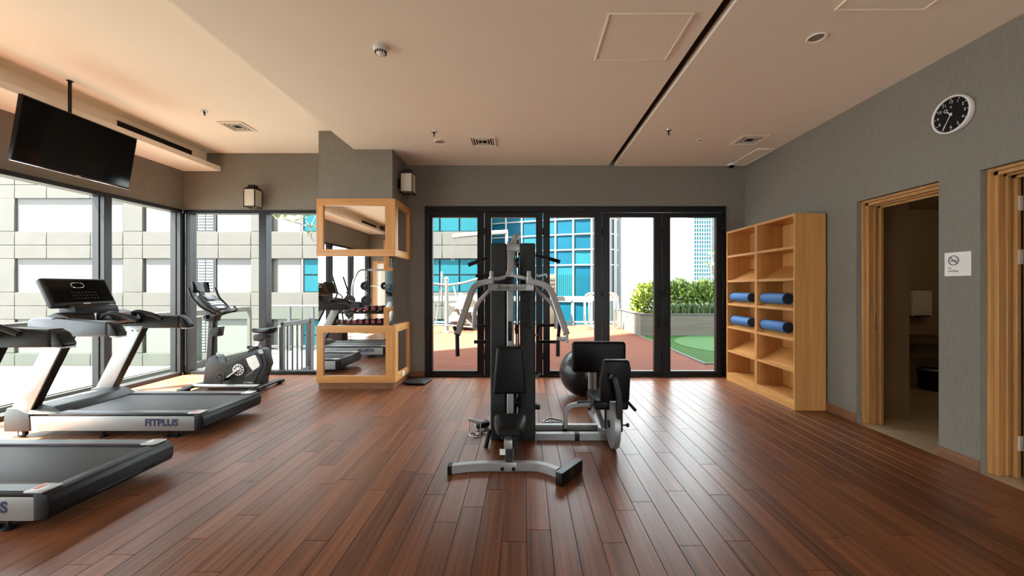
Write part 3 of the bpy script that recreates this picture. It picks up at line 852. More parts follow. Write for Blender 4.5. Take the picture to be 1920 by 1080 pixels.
# ================================================================== TREADMILLS
def treadmill(label):
    YN, YF = 3.39, 4.13                       # outer faces of the near and far rails
    yc = (YN + YF) / 2
    t = thing('treadmill', label, 'treadmill', (-3.6, yc, 0))
    XF, XB = -4.46, -2.755                    # front and rear end
    # frame side panels with lettering
    for y0, y1, s in ((YN, YN + .035, -1), (YF - .035, YF, 1)):
        MB().box((-4.26, y0, .062), (-2.84, y1, .188), r=.004).build('side_panel', M['silver_l'], t)
        xa = (1, 0, 0) if s < 0 else (-1, 0, 0)
        yy = YN - .0008 if s < 0 else YF + .0008
        text('side_lettering', 'FITPLUS', .082, (-3.12 if s < 0 else -3.15, yy, .132), xa, (0, 0, 1), M['navy'], t, depth=.0006, offset=.0034)
    for y0, y1, s in ((YN, YN + .105, 0), (YF - .105, YF, 1)):
        MB().box((-4.10, y0 + .002, .186), (-2.83, y1 - .002, .212), r=.006).build('foot_rail', M['dgrey'], t)
        MB().box((-4.08, y0 + .014, .2122), (-2.90, y1 - .016, .2155), r=.001, seg=1).build('tread_strip', M['bluegrey'], t)
        yr = y1 - .008 if s == 0 else y0 + .004
        MB().box((-4.05, yr, .205), (-2.86, yr + .004, .2145)).build('red_stripe', M['red'], t)
        ys = y0 if s == 0 else y1 - .105
        MB().box((-2.90, ys + .002, .205), (-2.80, ys + .10, .217), r=.004).build('end_clip', M['silver_l'], t)
        MB().box((-2.885, ys + .03, .2171), (-2.855, ys + .075, .2178)).build('warning_label', M['label_red'] if s == 0 else M['whitep'], t)
    # belt running over the deck
    mb = MB(); mb.box((-4.16, YN + .105, .186), (-2.82, YF - .105, .2015), r=.003)
    mb.build('running_belt', M['belt'], t)
    MB().box((-4.2, YN + .04, .085), (-2.84, YF - .04, .185)).build('deck_body', M['rubber'], t)
    # rear roller housing
    mb = MB()
    mb.prism([(-2.845, .062), (-2.775, .070), (-2.757, .10), (-2.757, .165), (-2.772, .199), (-2.845, .209)], 'Y', YN, YF, r=.006)
    mb.build('rear_cover', M['plastic'], t)
    MB().box((-2.7565, yc - .14, .092), (-2.7545, yc + .14, .104), r=.0005, seg=1).build('cover_slot', M['dgrey'], t)
    # motor hood
    mb = MB()
    mb.prism([(-4.42, .10), (-4.42, .225), (-4.36, .262), (-4.20, .275), (-4.10, .262), (-4.02, .212), (-4.02, .19), (-4.2, .10)], 'Y', YN + .04, YF - .04, r=.012)
    mb.build('motor_hood', M['dgrey'], t)
    text('hood_lettering', 'FITPLUS', .07, (-4.24, yc + .02, .2765), (0, -1, 0), (1, 0, 0), M['whitep'], t, depth=.0005)
    for y0, y1 in ((YN - .008, YN + .09), (YF - .09, YF + .008)):
        mb = MB(); mb.prism([(-4.47, .055), (-4.47, .17), (-4.445, .262), (-4.35, .255), (-4.25, .205), (-4.24, .06)], 'Y', y0, y1, r=.01)
        mb.build('front_foot', M['dgrey'], t)
        MB().prism([(-4.35, .256), (-4.20, .236), (-4.03, .214), (-4.03, .207), (-4.36, .20)], 'Y', y0 + .01, y1 - .004, r=.003, seg=1).build('hood_trim', M['silver_l'], t)
    # wheels and levelling feet
    for y in (YN + .04, YF - .04):
        w = MB().lathe([(.032, -.015), (.034, -.010), (.034, .010), (.032, .015)], (-4.36, y, .034), 'Y', 20).build('wheel', M['rubber'], t)
        MB().lathe([(.016, -.019), (.018, -.015), (.018, .015), (.016, .019)], (-4.36, y, .034), 'Y', 16).build('wheel_hub', M['chrome'], w)
        for x in (-3.66, -3.10, -3.02):
            MB().lathe([(.030, 0), (.030, .008), (.010, .018), (.008, .03), (.008, .066)], (x, y, 0), 'Z', 14).build('levelling_foot', M['rubber'], t)
    # uprights
    for y0, y1 in ((YN + .002, YN + .075), (YF - .075, YF - .002)):
        mb = MB(); mb.prism([(-4.425, .235), (-4.265, .215), (-3.925, .90), (-4.085, .90)], 'Y', y0, y1, r=.004)
        u = mb.build('upright', M['silver_l'], t)
        MB().prism([(-4.268, .222), (-4.258, .218), (-3.916, .90), (-3.93, .90)], 'Y', y0 + .006, y1 - .006).build('edge_trim', M['lampframe'], u)
        mb = MB()
        for x, z in ((-4.03, .85), (-3.975, .85)): mb.lathe([(.008, -.001), (.008, -.004)], (x, y0, z), 'Y', 10)
        mb.build('bolt', M['dgrey'], u)
    # hand rails
    for y0, y1, m in ((YN - .03, YN + .07, M['bluegrey']), (YF - .07, YF + .03, M['dgrey'])):  # blue-grey on the near rail paints in the sky's reflection
        mb = MB(); mb.prism([(-4.25, .93), (-4.24, 1.015), (-4.20, 1.035), (-4.02, 1.035), (-4.0, 1.01), (-3.56, 1.005), (-3.56, .875), (-3.98, .875), (-4.04, .885), (-4.2, .90)], 'Y', y0, y1, r=.018, seg=3)
        h = mb.build('hand_rail', m, t)
        MB().prism([(-3.565, .878), (-3.565, 1.0), (-3.52, .975), (-3.475, .905), (-3.475, .878)], 'Y', y0 + .003, y1 - .003, r=.014, seg=3).build('rail_cap', M['plastic'], h)
        MB().box((-3.545, y0 + .01, .868), (-3.475, y1 - .01, .880), r=.003).build('rail_badge', M['silver_l'], h)
    # dashboard between the rails
    MB().prism([(-4.23, .92), (-4.22, 1.03), (-4.12, 1.075), (-4.00, 1.04), (-3.93, .985), (-3.95, .93)], 'Y', YN + .06, YF - .06, r=.015).build('dashboard', M['plastic'], t)
    MB().prism([(-3.99, .99), (-3.96, 1.045), (-3.90, 1.06), (-3.83, 1.03), (-3.80, .985), (-3.86, .955)], 'Y', yc - .11, yc + .16, r=.012).build('sensor_housing', M['plastic'], t)
    for y in (yc - .10, yc + .15):
        MB().tube(fillet([(-3.93, y, 1.00), (-3.86, y, 1.065), (-3.72, y + .02, 1.03), (-3.62, y + .03, .985)], .05), .020, 10).build('pulse_grip', M['plastic'], t)
    MB().box((-3.862, yc - .02, 1.046), (-3.845, yc + .06, 1.054), r=.001).build('red_badge', M['label_red'], t)
    MB().tube([(-3.955, yc - .12, .97), (-3.955, yc - .12, 1.06)], .012, 10).build('key_stem', M['steel'], t)
    # display
    R = Matrix.Translation((-4.19, yc - .03, 1.255)) @ Matrix.Rotation(math.radians(-26), 4, 'Y')
    c = MB().box((-.06, -.275, -.145), (0, .275, .145), r=.022, seg=3, M=R).build('console', M['dgrey'], t)
    MB().box((0, -.25, -.105), (.0015, .25, .12), r=.0005, seg=1, M=R).build('console_glass', M['screen'], c)
    loop = [2 * PI * k / 28 for k in range(28)]
    sgn = lambda v, e: math.copysign(abs(v) ** e, v)
    MB().tube([R @ Vector((.0025, -.01 + .052 * sgn(math.cos(a), .6), .066 + .026 * sgn(math.sin(a), .8))) for a in loop], .003, 6, closed=True).build('silver_outline', M['chrome'], c)
    mb = MB()
    for r_ in range(3):
        for q in range(8):
            mb.box((.0016, -.09 + q * .028, -.075 + r_ * .03), (.0024, -.072 + q * .028, -.060 + r_ * .03), M=R)
    mb.build('key_pad', M['rubber'], c)
    MB().box((.0002, -.03, -.128), (.0012, .03, -.116), M=R).build('maker_plate', M['whitep'], c)
    MB().prism([(-4.20, 1.03), (-4.22, 1.14), (-4.16, 1.15), (-4.06, 1.12), (-4.04, 1.05)], 'Y', yc - .2, yc + .18, r=.012).build('console_neck', M['plastic'], t)
    return t
t1 = treadmill('grey treadmill with black console next to the exercise bike')
t2 = copy_tree(t1)
t2.location = t1.location + Vector((.245, -1.305, 0))
t2['label'] = 'grey treadmill on the side away from the exercise bike'
t1['group'] = t2['group'] = 'treadmills facing the window wall'

# ================================================================== EXERCISE BIKE
def bx(x, y): return ((x - CX) * 5.0 / F, H - (y - CY) * 5.0 / F)     # side profile measured on its near face
BY0, BY1 = 5.0, 5.13
def bc(x, y): return ((x - CX) * 5.065 / F, H - (y - CY) * 5.065 / F)   # the same on its middle plane
bk = thing('exercise_bike', 'dark grey upright exercise bike by the corner windows', 'exercise bike', (-3.75, 5.12, 0))
prof = [bx(379, 724), bx(384, 692), bx(391, 671), bx(400, 666), bx(407, 668), bx(410, 684), bx(438, 672), bx(466, 661), bx(484, 654), bx(492, 654), bx(497, 668), bx(502, 684), bx(491, 703), bx(492, 722), bx(474, 729), bx(388, 728)]
MB().prism(prof, 'Y', BY0, BY1, r=.012).build('body_shell', M['dgrey'], bk)
inner = [bx(412, 690), bx(440, 678), bx(480, 662), bx(488, 664), bx(494, 684), bx(484, 702), bx(478, 718), bx(474, 724), bx(394, 724), bx(392, 712)]
MB().prism(inner, 'Y', BY0 - .008, BY0 + .002, r=.003, seg=1).build('side_cover', M['shroud'], bk)
MB().prism([bx(400, 726), bx(404, 708), bx(412, 692), bx(424, 698), bx(414, 724)], 'Y', BY0 - .011, BY0, r=.002, seg=1).build('front_fin', M['dgrey'], bk)
MB().prism([bx(462, 672), bx(478, 665), bx(481, 667), bx(488, 683), bx(487, 687), bx(475, 695), bx(468, 686)], 'Y', BY0 - .0105, BY0 - .008, r=.001, seg=1).build('white_sticker', M['white'], bk)
MB().prism([bx(463, 702), bx(474, 694), bx(477, 697), bx(460, 708)], 'Y', BY0 - .0102, BY0 - .008).build('grey_stripe', M['bluegrey'], bk)
MB().prism([bx(484, 657), bx(491, 654), bx(495, 662), bx(487, 664)], 'Y', BY0 - .010, BY0 + .002, r=.002, seg=1).build('adjuster_badge', M['silver_l'], bk)
text('model_lettering', 'AC-M8000', .026, (bx(466, 717)[0], BY0 - .0085, bx(466, 717)[1]), (1, 0, 0), (0, 0, 1), M['whitep'], bk, depth=.0006)
# crank, spoked disc and pedals
cx, cz = bx(449, 693)
d = MB().lathe([(.073, -.010), (.073, -.014), (.060, -.016), (.058, -.012)], (cx, BY0, cz), 'Y', 30).build('crank_disc', M['black'], bk)
mb = MB(); mb.tube([(cx + .066 * math.cos(2 * PI * k / 32), BY0 - .016, cz + .066 * math.sin(2 * PI * k / 32)) for k in range(32)], .007, 6, closed=True)
for k in range(10):
    R = Matrix.Translation((cx, BY0 - .016, cz)) @ Matrix.Rotation(2 * PI * k / 10, 4, 'Y')
    mb.box((.018, -.004, -.006), (.066, .002, .006), M=R)
mb.lathe([(.024, -.014), (.024, -.02), (.016, -.026)], (cx, BY0, cz), 'Y', 16)
M['whitemet'] = mat('bright_alloy', (.62, .62, .6), .35, .2)
mb.build('spoke_ring', M['whitemet'], d)
px, pz = bx(428, 708)
for s, ex, ez in ((-1, px, pz), (1, 2 * cx - px, 2 * cz - pz)):
    y = BY0 - .034 if s < 0 else BY1 + .034
    a = MB().bar([(cx, y, cz), (ex, y, ez)], .016, .030, up=(0, 1, 0), c=.004).build('crank_arm', M['whitemet'], bk)
    y2 = y + s * .05
    MB().box((ex - .05, min(y, y2 + s * .05), ez - .014), (ex + .05, max(y, y2 + s * .05), ez + .014), r=.006, M=None).build('pedal', M['plastic'], a)
    MB().tube(fillet([(ex - .045, y2 - s * .04, ez), (ex - .05, y2 - s * .04, ez + .05), (ex - .05, y2 + s * .045, ez + .05), (ex - .045, y2 + s * .045, ez)], .03), .006, 8).build('pedal_strap', M['plastic'], a)
# mast
ym = 5.065
mx0, mz0 = bc(398, 672); mx1, mz1 = bc(400, 598)
MB().bar([(mx0 - .02, ym, mz0 - .1), (mx1, ym, mz1 + .02)], .075, .095, up=(1, 0, 0), c=.02).build('mast', M['dgrey'], bk)
MB().prism([(mx1 - .075, mz1 + .02), (mx1 - .055, mz1 - .03), (mx1 + .05, mz1 - .03), (mx1 + .075, mz1 + .06), (mx1 + .06, mz1 + .10), (mx1 - .06, mz1 + .10)], 'Y', ym - .055, ym + .055, r=.01).build('mast_head', M['plastic'], bk)
cu = MB().prism([bc(396, 616), bc(403, 614), bc(417, 612), bc(414, 630), bc(398, 630)], 'Y', ym - .045, ym + .045, r=.006).build('cup_holder', M['plastic'], bk)
# console facing the rider
R = Matrix.Translation((mx1 - .01, ym, mz1 + .19)) @ Matrix.Rotation(math.radians(38), 4, 'Y')
c = MB().prism([(-.15, -.03), (-.16, .02), (-.12, .045), (.11, .03), (.13, 0), (.08, -.06), (-.05, -.07)], 'Y', -.135, .135, r=.016, M=R).build('console', M['dgrey'], bk)
MB().box((-.125, -.085, .0455), (-.04, .065, .048), r=.001, M=R @ Matrix.Rotation(math.radians(3.7), 4, 'Y')).build('console_display', M['bluegrey'], c)
mb = MB()
for q in range(6):
    for w_ in range(2): mb.box((.0 + w_ * .035, -.10 + q * .036, .036), (.022 + w_ * .035, -.078 + q * .036, .0445 - w_ * .002), M=R)
mb.build('console_key', M['steel'], c)
MB().box((.085, -.06, .028), (.118, .06, .036), r=.002, M=R).build('console_plate', M['whitep'], c)
# tablet screen on top
R = Matrix.Translation((mx1 - .125, ym - .04, mz1 + .40)) @ Matrix.Rotation(math.radians(-8), 4, 'Y')
tb = MB().box((-.012, -.125, -.065), (.012, .125, .075), r=.006, M=R).build('tablet_screen', M['screen'], bk)
MB().box((-.01, -.04, -.11), (.006, .04, -.06), r=.004, M=R).build('tablet_bracket', M['plastic'], tb)
# handle bars
for s in (-1, 1):
    y = ym + s * .02
    yo = ym + s * .21
    pts = [(mx1 + .07, y, mz1 + .06), (mx1 + .10, yo * .75 + y * .25, mz1 + .10), (mx1 + .02, yo, mz1 + .16), (mx1 - .10, yo, mz1 + .28), (mx1 - .135, yo, mz1 + .40)]
    MB().tube(fillet(pts, .05), .015, 10).build('handle_bar', M['plastic'], bk)
    pts = [(mx1 + .02, ym + s * .05, mz1 + .03), (mx1 + .10, ym + s * .07, mz1 + .07), (mx1 + .20, ym + s * .16, mz1 + .10), (mx1 + .12, ym + s * .20, mz1 + .15)]
    MB().tube(fillet(pts, .04), .013, 10).build('lower_grip', M['plastic'], bk)
MB().lathe([(.022, -.09), (.025, -.08), (.025, -.055)], (mx1 - .04, ym, mz1 + .03), 'Y', 14).build('adjust_knob', M['plastic'], bk)
# saddle
sx, sz = bc(494, 620)
mb = MB()
rings = []
for k in range(13):
    u = k / 12
    x = sx - .15 + u * .30
    wdt = .022 + .085 * max(0, math.sin(min(1, u * 1.12) * PI / 2)) ** 2.2 * (1 if u < .9 else (1 - (u - .9) * 4))
    zt = sz + .035 + .018 * u - .012 * math.sin(u * PI)
    th = .055 + .030 * u
    if k in (0, 12): wdt *= .55; th *= .5; zt -= .012
    rings.append([(x, ym + wdt * math.cos(a), zt - th / 2 + th / 2 * math.sin(a)) for a in [2 * PI * j / 16 for j in range(16)]])
mb.rings(rings); mb.build('saddle', M['vinyl'], bk)
MB().prism([bc(477, 630), bc(479, 627), bc(503, 627), bc(503, 632), bc(495, 634), bc(490, 640), bc(478, 638)], 'Y', ym - .03, ym + .03, r=.005).build('saddle_slide', M['dgrey'], bk)
MB().bar([(*bc(480, 656)[:1], ym, bc(480, 656)[1]), (bc(487, 634)[0], ym, bc(487, 634)[1])], .04, .05, up=(1, 0, 0), c=.005).build('saddle_post', M['steel'], bk)
q = bc(480, 656)
MB().prism([bc(468, 660), bc(472, 650), bc(486, 648), bc(490, 655)], 'Y', ym - .045, ym + .045, r=.008).build('post_collar', M['plastic'], bk)
q = bc(469, 651)
MB().lathe([(.020, -.03), (.022, -.02), (.022, .02), (.014, .03)], (q[0], ym, q[1]), 'X', 14).build('post_knob', M['plastic'], bk)
q = bc(504, 634); MB().lathe([(.012, -.03), (.014, .03)], (q[0], ym, q[1] + .02), 'X', 10).build('slide_knob', M['plastic'], bk)
# ground beams
for x, m in ((bx(366, 730)[0], 0), (bx(486, 730)[0] + .06, 1)):
    MB().bar([(x, 4.84, .05), (x, 5.30, .05)], .075, .035, c=.008).build('ground_beam', M['dgrey'], bk)
    for y in (4.83, 5.31):
        f = MB().box((x - .055, y - .045, .012), (x + .055, y + .045, .062), r=.012).build('beam_end', M['plastic'], bk)
        MB().lathe([(.022, 0), (.022, .014)], (x, y, 0), 'Z', 12).build('rubber_foot', M['rubber'], f)
MB().tube([(bx(368, 730)[0], ym - .1, .055), (bx(490, 730)[0], ym - .1, .055)], .024, 12).build('ground_tube', M['silver_l'], bk)
MB().tube([(bx(368, 730)[0], ym + .06, .055), (bx(490, 730)[0], ym + .06, .055)], .024, 12).build('ground_tube', M['silver_l'], bk)

# ================================================================== MULTI-STATION HOME GYM
g = thing('home_gym', 'silver and black multi station weight machine standing mid floor', 'weight machine', (-.09, 3.3, 0))
def gp(name, mb, m, parent=None): return mb.build(name, m, parent or g)
# weight stack shrouds
for x0, x1 in ((-.289, -.152), (-.042, .089)):
    s = gp('shroud', MB().box((x0, 3.30, .012), (x1, 3.74, 1.668), r=.016, seg=3), M['shroud'])
    MB().lathe([(.006, -.001), (.006, -.004)], ((x0 + x1) / 2, 3.30, 1.645), 'Y', 10).build('screw', M['black'], s)
text('shroud_lettering', 'Body-Solid', .085, (.022, 3.2985, 1.13), (0, 0, 1), (-1, 0, 0), M['black'], g, depth=.0005, shear=.3)
# weight plates between the shrouds
for k in range(15):
    gp('weight_plate', MB().box((-.148, 3.40, .06 + k * .047), (-.046, 3.66, .103 + k * .047), r=.003, seg=1), M['rubber'])
gp('guide_rod', MB().tube([(-.062, 3.36, .06), (-.062, 3.36, 1.6)], .010, 10), M['chrome'])
gp('stack_cable', MB().tube([(-.05, 3.33, .2), (-.05, 3.33, 1.55)], .004, 6), M['plastic'])
# mast, head and boom
gp('mast', MB().bar([(-.118, 3.25, .06), (-.118, 3.25, 1.40)], .056, .06, up=(0, 1, 0), c=.006), M['silver'])
gp('mast_head', MB().box((-.152, 3.14, 1.375), (-.090, 3.30, 1.425), r=.004), M['silver'])
gp('boom', MB().bar([(-.118, 3.24, 1.40), (-.108, 3.34, 1.62), (-.075, 3.46, 1.742)], .055, .045, up=(0, -1, 0), c=.005), M['silver'])
gp('boom_bracket', MB().box((-.152, 3.30, 1.60), (-.043, 3.36, 1.658), r=.004), M['silver'])
gp('boom_top', MB().bar([(-.088, 3.36, 1.60), (-.074, 3.40, 1.745)], .034, .05, up=(0, 1, 0), c=.004), M['silver'])
gp('boom_bolt', MB().lathe([(.009, -.02), (.009, .02)], (-.058, 3.36, 1.68), 'Z', 10), M['plastic'])
gp('boom_cap', MB().lathe([(.013, -.01), (.013, .02)], (-.140, 3.34, 1.665), 'Z', 12), M['silver'])
for z, y in ((1.50, 3.29), (.34, 3.29), (.95, 3.285)):
    p = gp('pulley', MB().lathe([(.045, -.012), (.036, -.004), (.036, .004), (.045, .012)], (-.07, y, z), 'X', 24), M['plastic'])
    MB().lathe([(.012, -.016), (.012, .016)], (-.07, y, z), 'X', 12).build('pulley_axle', M['chrome'], p)
gp('front_cable', MB().tube([(-.072, 3.245, .34), (-.072, 3.245, 1.5)], .004, 6), M['plastic'])
k = gp('hook_plate', MB().box((-.136, 3.205, .86), (-.104, 3.219, 1.02), r=.006), M['plastic'])
MB().tube([(-.12 + .014 * math.cos(2 * PI * j / 18), 3.203, .95 + .035 * math.sin(2 * PI * j / 18)) for j in range(18)], .004, 6, closed=True).build('snap_hook', M['plastic'], k)
# press arm yoke with maker's name
yk = gp('yoke', MB().box(P(915, 545, 3.08), P(1001, 533, 3.08) + Vector((0, .06, 0)), r=.003), M['silver'])
c = P(958, 539, 3.08)
text('yoke_lettering', 'Body-Solid', .052, (c.x, 3.0795, c.z), (1, 0, 0), (0, 0, 1), M['black'], yk, depth=.0005, shear=.35)
for x in (921.5, 991.5):
    q = P(x, 533, 3.11)
    s = gp('pivot_sleeve', MB().lathe([(.022, 0), (.024, .004), (.024, .055), (.020, .058)], q, 'Z', 18), M['silver_l'])
    MB().lathe([(.016, .058), (.016, .098), (.013, .104)], q, 'Z', 16).build('pivot_pin', M['silver'], s)
for x, m in ((957, 0),):
    gp('yoke_lug', MB().box((-.150, 3.12, 1.30), (-.085, 3.26, 1.38), r=.004), M['plastic'])
# front press arms
def arm(pts, w, h): return MB().bar(fillet(pts, .09, 6), w, h, up=(0, -1, 0), c=.006)
a = gp('press_arm', arm([P(922, 527, 3.10), P(889, 533, 3.05), P(857, 627, 2.86)], .046, .046), M['silver'])
MB().tube([P(857, 622, 2.86), P(858, 668, 2.86)], .0145, 12).build('hand_grip', M['rubber'], a)
MB().tube([P(859, 628, 2.86), P(851, 612, 2.86)], .013, 12).build('side_grip', M['rubber'], a)
a = gp('press_arm', arm([P(991, 527, 3.10), P(1030, 535, 3.05), P(1062, 626, 2.86)], .046, .046), M['silver'])
MB().box(P(1044, 640, 2.88), P(1065, 632, 2.88) + Vector((0, .03, 0)), r=.003).build('grip_bracket', M['silver'], a)
MB().tube([P(1063, 625, 2.86), P(1063, 643, 2.86)], .010, 10).build('arm_end', M['silver'], a)
MB().tube([P(1046, 638, 2.89), P(1046, 668, 2.89)], .0145, 12).build('hand_grip', M['rubber'], a)
MB().tube([P(1050, 600, 2.98), P(1047, 630, 2.89)], .013, 12).build('side_grip', M['rubber'], a)
# rear arms
gp('rear_arm', arm([P(922, 541, 3.42), P(890, 572, 3.40), P(889, 615, 3.40)], .034, .05), M['silver'])
gp('rear_arm', arm([P(1000, 538, 3.42), P(1044, 578, 3.40), P(1043, 616, 3.40)], .034, .05), M['silver'])
# swivel arms over the yoke
gp('swivel_arm', MB().bar([P(957, 517, 3.15), P(934, 523, 3.16), P(922, 522, 3.16)], .03, .03, c=.004), M['silver_l'])
gp('swivel_arm', MB().bar([P(957, 517, 3.15), P(976, 520, 3.16), P(992, 524, 3.16)], .03, .03, c=.004), M['silver'])
gp('bar_hook', MB().bar([P(976, 513, 3.42), P(1003, 513, 3.42), P(1009, 518, 3.42), P(1024, 514, 3.42), P(1025, 520, 3.42)], .02, .02, c=.003), M['silver_l'])
gp('bar_hook', MB().bar([P(892, 517, 3.42), P(908, 518, 3.42), P(938, 514, 3.42)], .03, .028, c=.003), M['plastic'])
gp('hook_knob', MB().lathe([(.016, -.02), (.016, .02)], P(909, 515, 3.40), 'X', 12), M['dgrey'])
# lat bar behind the shrouds
gp('pulldown_bar', MB().tube(fillet([P(878, 497, 3.86), P(919, 481, 3.86), P(962, 476, 3.86), P(1006, 478, 3.86), P(1050, 491, 3.86)], .12), .014, 10), M['plastic'])
for a_, b_ in (((878, 497), (897, 489.5)), ((1050, 491), (1030, 485))):
    gp('bar_grip', MB().tube([P(*a_, 3.86), P(*b_, 3.86)], .0185, 12), M['rubber'])
# dip handles behind
gp('dip_handle', MB().tube(fillet([P(1046, 610, 3.5), P(1009, 610, 3.5), P(1008, 641, 3.5), P(1044, 641, 3.3)], .04), .014, 10), M['plastic'])
gp('dip_handle', MB().tube([P(894, 611, 3.5), P(935, 611, 3.5)], .013, 10), M['plastic'])
gp('dip_handle', MB().tube([P(889, 641, 3.5), P(935, 641, 3.5)], .016, 10), M['plastic'])
gp('selector_pin', MB().tube([(.089, 3.45, .88), (.115, 3.45, .88)], .008, 8), M['silver_l'])
gp('side_peg', MB().box((.089, 3.42, .235), (.135, 3.47, .28), r=.006), M['plastic'])
gp('side_hook', MB().prism([P(1004, 706, 3.4).xz[:], P(1014, 698, 3.4).xz[:], P(1014, 701, 3.4).xz[:], P(1005, 710, 3.4).xz[:]], 'Y', 3.39, 3.41), M['bluegrey'])
# back pad
tp = [P(931, 651, 3.06).xz, P(981, 651, 3.06).xz, P(988, 740, 3.06).xz, P(923, 740, 3.06).xz]
gp('back_pad', MB().prism([q[:] for q in tp], 'Y', 3.06, 3.13, r=.024, seg=4), M['vinyl'])
gp('pad_bracket', MB().box((-.145, 3.13, .55), (-.09, 3.23, .62)), M['plastic'])
# seat and post
mb = MB(); rings = []
for y, hw, z0, z1 in ((2.80, .075, .245, .262), (2.815, .090, .235, .285), (2.84, .096, .232, .295), (2.95, .118, .232, .308), (3.06, .125, .235, .318), (3.085, .118, .24, .312), (3.095, .105, .25, .300)):
    rings.append([(-.112 + hw * math.copysign(abs(math.cos(a)) ** .45, math.cos(a)), y, (z0 + z1) / 2 + (z1 - z0) / 2 * math.copysign(abs(math.sin(a)) ** .6, math.sin(a))) for a in [2 * PI * j / 24 for j in range(24)]])
mb.rings(rings); gp('seat', mb, M['vinyl'])
gp('seat_post', MB().bar([(-.115, 2.80, .05), (-.115, 2.84, .25)], .045, .05, up=(0, 1, 0), c=.004), M['dgrey'])
gp('seat_sleeve', MB().box((-.148, 2.785, .155), (-.088, 2.87, .215), r=.003), M['silver_l'])
gp('seat_plate', MB().prism([(-.11, .15), (-.075, .15), (-.08, .235), (-.12, .235)], 'Y', 2.86, 2.90), M['plastic'])
gp('hang_tag', MB().box((-.178, 2.80, .108), (-.134, 2.803, .150), M=None), M['white'])
gp('seat_knob', MB().lathe([(.012, -.02), (.012, .02)], (-.155, 2.84, .225), 'Z', 10), M['plastic'])
# leg curl link behind the seat
gp('curl_link', MB().bar([(-.068, 2.92, .10), (-.078, 2.95, .24)], .02, .03, up=(0, 1, 0)), M['plastic'])
gp('ground_spine', MB().bar([(-.112, 2.82, .032), (-.112, 3.9, .032)], .06, .05, c=.004), M['dgrey'])
# curved front stabiliser
pts = fillet([P(846, 884, 2.755), P(893, 873.5, 2.80), P(1012, 873.5, 2.80), P(1047, 890, 2.70)], .12, 6)
pts = [Vector((p.x, p.y, .0305)) for p in pts]
st = gp('front_stabiliser', MB().bar(pts, .055, .058, c=.005), M['silver'])
MB().box((-.535, 2.722, .001), (-.505, 2.790, .062), r=.004, M=None).build('end_cap', M['plastic'], st)
br = gp('stabiliser_bracket', MB().box((-.180, 2.764, .006), (-.058, 2.772, .068), r=.002), M['silver_l'])
for x in (-.158, -.078):
    MB().lathe([(.013, -.0), (.013, -.008), (.008, -.012)], (x, 2.764, .026), 'Y', 12).build('bolt', M['black'], br)
R = Matrix.Translation((.303, 2.675, .046)) @ Matrix.Rotation(math.atan2(.385 - .222, 2.78 - 2.57), 4, 'Z').inverted()
ft = gp('foot_bar', MB().box((-.026, -.135, -.044), (.026, .135, .044), r=.005, M=R), M['plastic'])
MB().box((-.025, -.133, .0442), (.025, .133, .0455), M=R).build('sky_sheen_strip', M['bluegrey'], ft)  # blue-grey strip paints the sky reflected on the bar's top
MB().box((-.0262, -.02, -.04), (-.0255, .045, .04), M=R).build('grip_tape', M['dgrey'], ft)
MB().box((.0255, -.045, -.04), (.0265, .02, .04), M=R).build('grip_tape', M['dgrey'], ft)

# leg press station
gp('leg_press_rail', MB().bar([(.095, 3.36, .030), (.735, 3.36, .030)], .058, .058, c=.004), M['silver'])
gp('leg_press_rail', MB().bar([(.095, 3.58, .030), (.735, 3.58, .030)], .055, .052, c=.004), M['silver'])
for x in (.44, .36):
    gp('rail_clamp', MB().box((x - .018, 3.326 if x > .4 else 3.546, .0005), (x + .022, 3.394 if x > .4 else 3.614, .062), r=.002), M['plastic'])
gp('arch_tube', MB().bar(fillet([(.365, 3.55, .03), (.365, 3.55, .235), (.62, 3.55, .255)], .16, 8), .034, .05, up=(0, -1, 0), c=.004), M['silver'])
gp('arch_latch', MB().box((.47, 3.53, .258), (.60, 3.57, .272), r=.003), M['plastic'])
gp('rail_joint', MB().box((.64, 3.318, .030), (.745, 3.40, .090), r=.004), M['silver'])
w = gp('cable_guard', MB().lathe([(.176, -.026), (.188, -.022), (.188, .022), (.176, .026), (.168, .010)], (.712, 3.20, .190), 'X', 40), M['silver'])
MB().lathe([(.155, -.010), (.160, -.0265), (.150, -.028), (.145, -.022)], (.712, 3.20, .190), 'X', 36).build('guard_rim', M['silver_l'], w)
MB().lathe([(.03, -.04), (.03, -.026)], (.712, 3.20, .190), 'X', 16).build('guard_hub', M['dgrey'], w)
gp('seat_strut', MB().bar([(.62, 3.60, .29), (.695, 3.40, .05)], .03, .04, up=(1, 0, 0), c=.003), M['silver'])
gp('seat_strut', MB().bar([(.70, 3.34, .30), (.70, 3.34, .10)], .05, .04, up=(0, 1, 0), c=.003), M['dgrey'])
gp('strut_badge', MB().lathe([(.012, -.001), (.012, -.003)], (.70, 3.319, .16), 'Y', 12), M['whitep'])
gp('leg_press_seat', MB().box((.565, 3.20, .298), (.845, 3.60, .375), r=.022, seg=3), M['vinyl'])
R = Matrix.Translation((.72, 3.16, .555)) @ Matrix.Rotation(math.radians(6), 4, 'X')
gp('leg_press_backrest', MB().prism([(-.098, .168), (.108, .168), (.118, .10), (.118, -.168), (-.118, -.168), (-.118, -.02)], 'Y', -.035, .035, r=.02, seg=3, M=R), M['vinyl'])
gp('backrest_bar', MB().bar(fillet([P(1146, 705, 3.09), P(1152, 708, 3.07), P(1161, 740, 3.06), P(1161, 808, 3.06)], .06, 5), .046, .05, up=(0, 1, 0), c=.005), M['plastic'])
gp('adjust_knob', MB().lathe([(.006, .0), (.006, .03), (.014, .033), (.016, .05), (.010, .054)], (.755, 3.06, .228), 'X', 14), M['plastic'])
gp('grab_handle', MB().tube([P(1113, 748, 3.24), P(1105, 767, 3.08)], .013, 10), M['rubber'])
